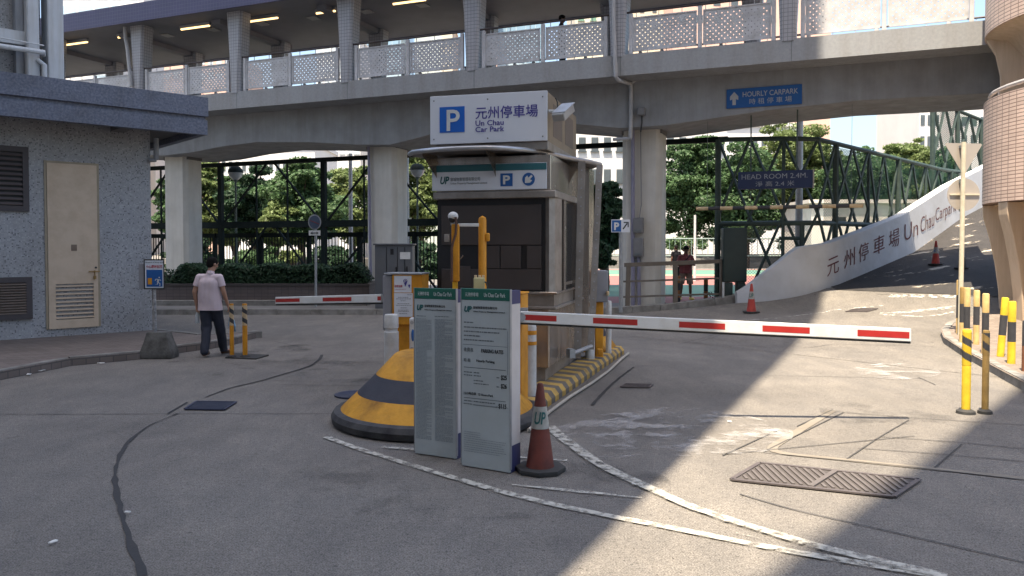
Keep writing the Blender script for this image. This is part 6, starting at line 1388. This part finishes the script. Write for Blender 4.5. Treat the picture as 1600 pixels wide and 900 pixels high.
# ------------------------------------------------------------------ far buildings
wing = pm('window_glass', (.12, .17, .20), (.20, .26, .30), scale=.2, rough=.15, spec=.6); wind = pm('window_dark', (.10, .12, .13), (.06, .07, .08), scale=1, rough=.2)
def facade(lab, u0, u1, vtop, y, depth, mat, cols, rowz, wfr=.6, hfr=.5, gm=wind, z0=0, floors=None, sill=False, vbot=None, rz=0):
    a = P(u0, vtop, y); b = P(u1, vtop, y); t = thing('building', lab, 'building', ((a.x + b.x) / 2, y, 0)); bm = nb(); box(bm, a.x, b.x, y, y + depth, 0, a.z); obj('wall', bm, mat, t)
    bm = nb(); box(bm, a.x - .2, b.x + .2, y - .3, y + depth, a.z + .01, a.z + .5); obj('roof', bm, mat, t)
    zb_ = P(u0, vbot, y).z if vbot else 2; W_ = b.x - a.x; cw = W_ / cols; nz = max(1, int((a.z - .8 - zb_) / rowz)); nz = min(nz, 90 // cols)
    w_, h_ = cw * wfr, rowz * hfr; bm = nb(); box(bm, -w_ / 2, w_ / 2, -.06, .02, 0, h_); box(bm, -w_ / 2 - .1, w_ / 2 + .1, -.2, .02, -.15, -.02) if sill else None; me = bpy.data.meshes.new('window'); bm.to_mesh(me); bm.free(); me.materials.append(gm)
    for i in range(cols):
        for j in range(nz):
            o = bpy.data.objects.new('window', me); C.objects.link(o); o.parent = t; o.location = (a.x + cw * (i + .5) - (a.x + b.x) / 2, 0, a.z - .8 - (j + 1) * rowz + rowz * (1 - hfr) / 2)
    return t
bwht = pm('far_white_render', (.66, .65, .63), (.60, .59, .58), scale=.3, rough=.8); bpink = pm('far_pink_render', (.62, .42, .34), (.56, .38, .31), scale=.3, rough=.8); bbeige = pm('far_beige_render', (.60, .54, .42), (.54, .48, .38), scale=.3, rough=.8)
bgls = pm('far_curtain_glass', (.34, .44, .50), (.42, .52, .58), scale=.1, rough=.12, spec=.7); bgls2 = pm('far_blue_glass', (.20, .32, .42), (.26, .38, .46), scale=.1, rough=.12, spec=.7); palew = pm('far_pale_window', (.50, .56, .60), rough=.2)
facade('long white low block with small windows behind the left trees', 344, 492, 226, 95, 12, bwht, 14, 3.6, .5, .32, vbot=262)
facade('pink block beside the white low block left of the trees', 296, 346, 215, 100, 12, bpink, 4, 3.4, .45, .5, vbot=262)
facade('pale residential tower with balconies behind the middle truss', 494, 562, 60, 150, 15, bwht, 6, 3.1, .7, .5, gm=palew, sill=True, vbot=262)
facade('white school block with wide windows behind the right pier', 900, 1136, 188, 82, 14, bwht, 12, 3.3, .55, .42, vbot=300, sill=True)
facade('white block far behind the tall green tree', 1136, 1250, 198, 110, 14, bwht, 9, 3.4, .5, .4, vbot=300)
facade('grey white tower seen above the lattice beside the stair tower', 1437, 1470, 130, 120, 14, bwht, 3, 3.2, .6, .5, vbot=250); facade('pale slab block right of the lattice', 1500, 1560, 140, 140, 14, bwht, 4, 3.2, .6, .5, vbot=250)
facade('tall blue white glass office tower above the purple roof at left', 92, 222, -160, 220, 30, bwht, 5, 4.0, .86, .62, gm=bgls, vbot=140)
facade('pink apartment block seen between the left roof columns', 256, 362, 80, 200, 25, bpink, 8, 3.6, .6, .45, gm=palew, vbot=150)
facade('blue glass tower left of centre above the railing', 556, 626, -40, 230, 30, bgls, 5, 4.0, .9, .8, gm=bgls2, vbot=120)
facade('plain pale tower beside the blue glass tower', 648, 692, 33, 240, 30, pm('far_pale_green', (.56, .62, .60), rough=.8), 3, 9, .3, .3, gm=palew, vbot=120); facade('narrow residential tower with balconies right of the plain pale tower', 690, 707, 30, 200, 20, bbeige, 2, 3.5, .6, .5, vbot=120)
facade('pink tower above the booth sign', 752, 776, -30, 210, 20, bpink, 3, 3.5, .5, .5, vbot=120); facade('teal glass tower above the booth sign', 776, 852, -60, 225, 20, bgls, 5, 4, .9, .8, gm=bgls2, vbot=120)
facade('beige residential tower with green windows above the centre railing', 899, 975, -60, 130, 20, bbeige, 4, 3.2, .45, .45, gm=pm('green_window', (.16, .28, .20), rough=.3), sill=True, vbot=60)
facade('beige tower between the columns right of centre', 975, 1052, -80, 170, 20, bbeige, 4, 3.4, .35, .5, vbot=60); facade('pink beige tower behind the upper right railing', 1052, 1300, -70, 160, 20, bpink, 9, 3.4, .4, .45, vbot=60)
facade('pale tower far behind the roof lamps at left', 150, 182, 92, 190, 20, bgls, 2, 4, .8, .6, gm=palew, vbot=140)
# ------------------------------------------------------------------ people
def hand_parts(bm, w, d, sgn, curl=.6):
    """palm, four fingers and a thumb from wrist w along d"""
    w = Vector(w); d = Vector(d).normalized(); side = Vector((sgn, 0, 0)); side = (side - d * side.dot(d)).normalized(); pal = d.cross(side) * sgn
    k = w + d * .085
    capsule(bm, w, k, .026, .034, sq=.55, side=side)
    for i, L in enumerate((.068, .078, .072, .056)):
        o = k + pal * (-.028 + .019 * i) - d * .01; m = o + d * L * .5 - side * L * .12; e = m + d * L * .4 - side * L * curl
        capsule(bm, o, m, .0095, .009, 8); capsule(bm, m, e, .009, .0075, 8)
    t0 = w + d * .03 - pal * .028; t1 = t0 - pal * .028 + d * .03; capsule(bm, t0, t1, .012, .011, 8); capsule(bm, t1, t1 + d * .03 - side * .015, .011, .008, 8)
def person(label, loc, rz, J, cl, scale=1.0, sleeves='short', legs='long', voxel=.011, hairs=True, group=None, face=True):
    t = thing('person', label, 'person', loc, rz); t.scale = (scale,) * 3; V = {k: Vector(v) for k, v in J.items()}
    def o_(nm, me, m, par=t): ob = obj(nm, me, m, par, local=True, smooth='all'); return ob
    # body: one skin
    bm = nb(); hd = V['head']; nk = V['neck']; look = V['look'].normalized(); upv = (hd - nk).normalized(); rot = frame_mat((0, 0, 0), look.cross(upv) if abs(look.dot(upv)) < .95 else (1, 0, 0), upv)
    rm_ = rot.to_3x3().to_4x4()                           # x right, y up, z toward the back/front
    fwd = look - upv * look.dot(upv); fwd.normalize(); rgt = fwd.cross(upv); B = Matrix(((rgt.x, fwd.x, upv.x, 0), (rgt.y, fwd.y, upv.y, 0), (rgt.z, fwd.z, upv.z, 0), (0, 0, 0, 1)))
    ell(bm, hd + upv * .03, (.078, .095, .088), B); capsule(bm, hd + fwd * .025 + upv * .0, hd + fwd * .035 - upv * .075, .068, .04); ell(bm, hd + fwd * .102 - upv * .015, (.014, .02, .024), B); ell(bm, hd + fwd * .085 - upv * .062, (.024, .012, .010), B)
    for s in (-1, 1): ell(bm, hd + rgt * .08 * s - upv * .005 - fwd * .005, (.012, .022, .032), B)
    for s in (-1, 1): ell(bm, hd + rgt * .032 * s + fwd * .083 + upv * .035, (.022, .012, .009), B)
    capsule(bm, nk - upv * .06, hd - upv * .03, .062, .052)
    sh = {s: V['sh' + s] - Vector((0, 0, .025)) for s in 'LR'}; hp = {s: V['hp' + s] for s in 'LR'}; ch = (sh['L'] + sh['R']) / 2; pv = (hp['L'] + hp['R']) / 2
    capsule(bm, sh['L'].lerp(ch, .2), sh['R'].lerp(ch, .2), .055, .055); capsule(bm, ch - Vector((0, 0, .1)), pv + Vector((0, 0, .15)), .13, .12, sq=.72, side=(0, 1, 0)); capsule(bm, hp['L'] + Vector((0, 0, .02)), hp['R'] + Vector((0, 0, .02)), .10, .10)
    for s in 'LR':
        capsule(bm, sh[s], V['el' + s], .052, .040); capsule(bm, V['el' + s], V['wr' + s], .040, .026); d = V['hd' + s] - V['wr' + s]; hand_parts(bm, V['wr' + s], d, -1 if s == 'L' else 1)
        capsule(bm, hp[s], V['kn' + s], .082, .056); capsule(bm, V['kn' + s] - Vector((0, -.012, .06)), V['an' + s].lerp(V['kn' + s], .35), .055, .048); capsule(bm, V['kn' + s], V['an' + s], .054, .036)
        f = V['to' + s] - V['an' + s]; f.z = 0; capsule(bm, V['an' + s] - Vector((0, 0, .035)), V['an' + s] + f - Vector((0, 0, .05)), .036, .028)
    body = o_('body', melt(bm, .0085, 3), cl['skin'])
    if face:
        for s in (-1, 1):
            bm = nb(); ell(bm, hd + rgt * .032 * s + fwd * .092 + upv * .018, (.013, .007, .007), B); o_('eye', melt(bm, .004, 1), ink, body)
    if hairs:
        bm = nb(); ell(bm, hd + upv * .045 - fwd * .012, (.088, .104, .088), B); ell(bm, hd - fwd * .045 - upv * .0, (.074, .062, .075), B)
        me = melt(bm, .009, 2, cuts=((hd + fwd * .075, fwd + upv * -.55), ))
        h_ = o_('hair', me, hair, body)
    # shirt
    bm = nb(); e = .018; lo = V['hem']
    capsule(bm, sh['L'].lerp(ch, .1), sh['R'].lerp(ch, .1), .068, .068); capsule(bm, ch - Vector((0, 0, .02)), nk - upv * .035, .09, .07); capsule(bm, ch - Vector((0, -.005, .12)), pv + Vector((0, 0, .16)), .158, .150, sq=.78, side=(0, 1, 0))
    [capsule(bm, ch + Vector((x_ * 1.1, 0, -.10)), lo + Vector((x_, 0, -.02)), .125, .152, sq=.92, side=(0, 1, 0)) for x_ in (-.068, 0, .068)]
    cuts = [(lo, (0, 0, -1))]
    me = melt(bm, .012, 4, cuts); 
    for v in me.vertices:
        n_ = noise.noise(Vector((v.co.x * 7, v.co.y * 7, v.co.z * 5))) + .5 * noise.noise(Vector((v.co.x * 16, v.co.y * 16, v.co.z * 9))); v.co += Vector((v.co.x - ch.x, v.co.y - ch.y, 0)).normalized() * n_ * .010
    shirt = o_('shirt', me, cl['shirt'])
    for s in 'LR':
        k = .62 if sleeves == 'short' else 1.0; q = sh[s].lerp(V['el' + s], k); d = (V['el' + s] - sh[s]).normalized(); bm = nb(); capsule(bm, sh[s], q + d * .04, .068, .066); me = melt(bm, .012, 3, [(q, d)]); o_('sleeve', me, cl['shirt'], shirt)
    bm = nb(); capsule(bm, nk - upv * .02 - rgt * .0, nk + upv * .0, .072, .064); o_('collar', melt(bm, .010, 1, [(nk + upv * .02, upv)]), cl['shirt'], shirt)
    # trousers / shorts
    bm = nb(); capsule(bm, hp['L'] + Vector((0, 0, .03)), hp['R'] + Vector((0, 0, .03)), .118, .118)
    cuts = [(pv + Vector((0, 0, .12)), (0, 0, 1))]
    for s in 'LR':
        if legs == 'long': capsule(bm, hp[s], V['kn' + s], .108, .088); capsule(bm, V['kn' + s], V['an' + s] - Vector((0, 0, .01)), .088, .072)
        else: capsule(bm, hp[s], V['kn' + s] - Vector((0, 0, .02)), .112, .098)
    if legs != 'long': cuts.append(((V['knL'] + V['knR']) / 2 + Vector((0, 0, .0)), (0, 0, -1)))
    else: cuts.append((Vector((0, 0, min(V['anL'].z, V['anR'].z) - .045)), (0, 0, -1)))
    me = melt(bm, .011, 3, cuts)
    for v in me.vertices: v.co += Vector((noise.noise(v.co * 9), noise.noise(v.co * 9 + Vector((5, 0, 0))), 0)) * .012
    o_('trousers' if legs == 'long' else 'shorts', me, cl['legs'])
    for s in 'LR':
        a = V['an' + s].copy(); f = V['to' + s] - V['an' + s]; f.z = 0; zf = a.z - .085; bm = nb(); capsule(bm, Vector((a.x, a.y, zf + .035)) - f * .12, Vector((a.x, a.y, zf + .03)) + f * 1.15, .043, .040, sq=.9); 
        if cl.get('hightop'): capsule(bm, a - Vector((0, 0, .05)), a - Vector((0, 0, .02)), .045, .043)
        o_('shoe', melt(bm, .010, 2, [((0, 0, zf + .004), (0, 0, -1))] + ([] if cl.get('hightop') else [((0, 0, zf + .055), (0, 0, 1))])), cl['shoe'])
    return t
def J0(**k):
    d = dict(head=(0, .01, 1.60), neck=(0, -.01, 1.46), look=(0, 1, 0), shL=(-.185, -.01, 1.39), shR=(.185, -.01, 1.39), elL=(-.235, -.03, 1.12), elR=(.235, -.03, 1.12), wrL=(-.25, .03, .88), wrR=(.25, .03, .88), hdL=(-.25, .05, .78), hdR=(.25, .05, .78),
             hpL=(-.095, 0, .90), hpR=(.095, 0, .90), knL=(-.10, .02, .50), knR=(.10, .02, .50), anL=(-.10, 0, .09), anR=(.10, 0, .09), toL=(-.12, .15, .03), toR=(.12, .15, .03), hem=(0, 0, .84)); d.update(k); return d
pinkp = pm('pale_pink_cotton', (.60, .50, .53), (.55, .455, .485), scale=5, rough=.85, bump=.3, bscale=18); navyt = pm('navy_cloth', (.022, .026, .040), (.03, .034, .05), scale=7, rough=.85, bump=.3, bscale=20); sand = pm('brown_leather', (.09, .05, .035), rough=.6)
wp_ = G(329, 556)
man1 = person('man in pale pink polo shirt walking away with a bottle and a bag', wp_, R(-8), J0(head=(.035, .03, 1.595), neck=(.02, 0, 1.46), look=(.5, 1, -.05), elL=(-.25, -.06, 1.12), wrL=(-.245, -.01, .88), hdL=(-.24, .0, .78), elR=(.255, .0, 1.12), wrR=(.275, .10, .89), hdR=(.29, .14, .79),
    hpL=(-.08, 0, .90), hpR=(.09, .02, .90), knL=(-.05, -.03, .50), anL=(.0, -.20, .11), toL=(-.03, -.05, .03), knR=(.10, .14, .50), anR=(.085, .30, .09), toR=(.13, .45, .03), hem=(0, 0, .80)), dict(skin=skin, shirt=pinkp, legs=navyt, shoe=sand), scale=.975)
M1 = Matrix.Translation(wp_) @ Matrix.Rotation(R(-8), 4, 'Z') @ Matrix.Scale(.975, 4)
b_ = M1 @ Vector((-.24, .0, .74)); bm = nb(); lathe(bm, [(.001, -.17), (.03, -.165), (.033, -.15), (.033, -.03), (.014, .015), (.014, .035), (.001, .036)], 16, b_); bo_ = obj('bottle', bm, pm('clear_plastic', (.62, .66, .70), rough=.15), smooth=True); tag(rehome(bo_, b_), 'clear plastic water bottle in the left hand of the walking man', 'bottle')
b_ = M1 @ Vector((.30, .14, .76)); rr = random.Random(2); bm = nb(); capsule(bm, b_ + Vector((0, 0, -.02)), b_ + Vector((.03, 0, -.22)), .02, .07, sq=.5); capsule(bm, b_ + Vector((.02, 0, -.2)), b_ + Vector((.06, .02, -.33)), .05, .02, sq=.5); me = melt(bm, .012, 2)
for v in me.vertices: v.co += noise.noise_vector(v.co * 14) * .018
tag(rehome(obj('plastic_bag', me, pm('blue_plastic_bag', (.12, .32, .55), (.40, .48, .55), scale=9, rough=.35), smooth='all'), b_), 'crumpled pale blue plastic bag in the right hand of the walking man', 'bag')
redsh = pm('dull_red_cotton', (.26, .075, .075), (.21, .06, .06), scale=6, rough=.85, bump=.2, bscale=20); khaki = pm('khaki_cloth', (.27, .20, .15), (.22, .165, .125), scale=6, rough=.85); yshoe = pm('yellow_shoe', (.80, .66, .16), rough=.6); blk = pm('black_cloth', (.03, .03, .035), (.045, .045, .05), scale=8, rough=.85)
m2 = F0(1071, 468.5, .155); rz2 = R(180)
man2 = person('man in red shirt and khaki shorts looking down at his phone behind the brown railing', m2, rz2, J0(shL=(-.175, -.01, 1.37), shR=(.175, -.01, 1.37), head=(0, .07, 1.58), neck=(0, .0, 1.45), look=(-.1, .8, -.75), elL=(-.27, .02, 1.10), wrL=(-.09, .20, 1.12), hdL=(-.03, .24, 1.15), elR=(.27, .02, 1.10), wrR=(.09, .20, 1.10), hdR=(.03, .25, 1.13), knL=(-.14, .02, .50), knR=(.14, .02, .50), anL=(-.16, 0, .09), anR=(.16, 0, .09), toL=(-.20, .15, .03), toR=(.20, .15, .03)),
    dict(skin=skin2, shirt=redsh, legs=khaki, shoe=yshoe, hightop=True), legs='shorts', scale=1.03)
M2 = Matrix.Translation(m2) @ Matrix.Rotation(rz2, 4, 'Z'); p = M2 @ Vector((0, .27, 1.19)); bm = nb(); box(bm, -.04, .04, -.005, .005, -.075, .075, Matrix.Translation(p) @ Matrix.Rotation(R(50), 4, 'X')); bev(bm, .004, 1); tag(rehome(obj('phone', bm, ink), p), 'dark mobile phone held by the man in red behind the railing', 'phone')
p = M2 @ Vector((.24, -.02, .86)); bm = nb(); capsule(bm, p + Vector((0, 0, .12)), p - Vector((0, 0, .14)), .09, .11, sq=.6); me = melt(bm, .014, 2); bag = thing('shoulder_bag', 'black shoulder bag hanging at the side of the man in red', 'bag', p); obj('bag_body', me, blk, bag, smooth='all'); bm = nb(); tube(bm, [p + Vector((0, 0, .15)), M2 @ Vector((.20, .13, 1.15)), M2 @ Vector((0, .15, 1.32)), M2 @ Vector((-.15, .02, 1.47)), M2 @ Vector((-.12, -.12, 1.40))], .014, 6); obj('strap', bm, blk, bag)
m3 = F0(1056, 441, .155)
person('person in a dark top walking on the court behind the man in red', m3, R(20), J0(knL=(-.09, -.04, .5), anL=(-.09, -.16, .12), toL=(-.1, 0, .03), knR=(.10, .10, .5), anR=(.1, .14, .09), toR=(.1, .29, .03)), dict(skin=skin2, shirt=pm('dark_top', (.008, .008, .010), (.012, .012, .015), rough=.95, spec=.03), legs=pm('pale_trousers', (.30, .30, .28), rough=.85), shoe=letw), scale=1.06)
d4 = BM @ Vector((3.05 - 4.28 + 3.05, 2.6, 6.95)); q4 = ray(878, 25); Y4 = None
o_ = BINV @ CAMP; dd = BINV.to_3x3() @ q4; l4 = o_ + dd * ((1.6 - o_.y) / dd.y); p4 = BM @ Vector((l4.x, 1.6, 6.951))
person('dark haired person walking across the footbridge seen from the chest up', p4, R(-100), J0(), dict(skin=skin2, shirt=blk, legs=navyt, shoe=ink), scale=1.0)
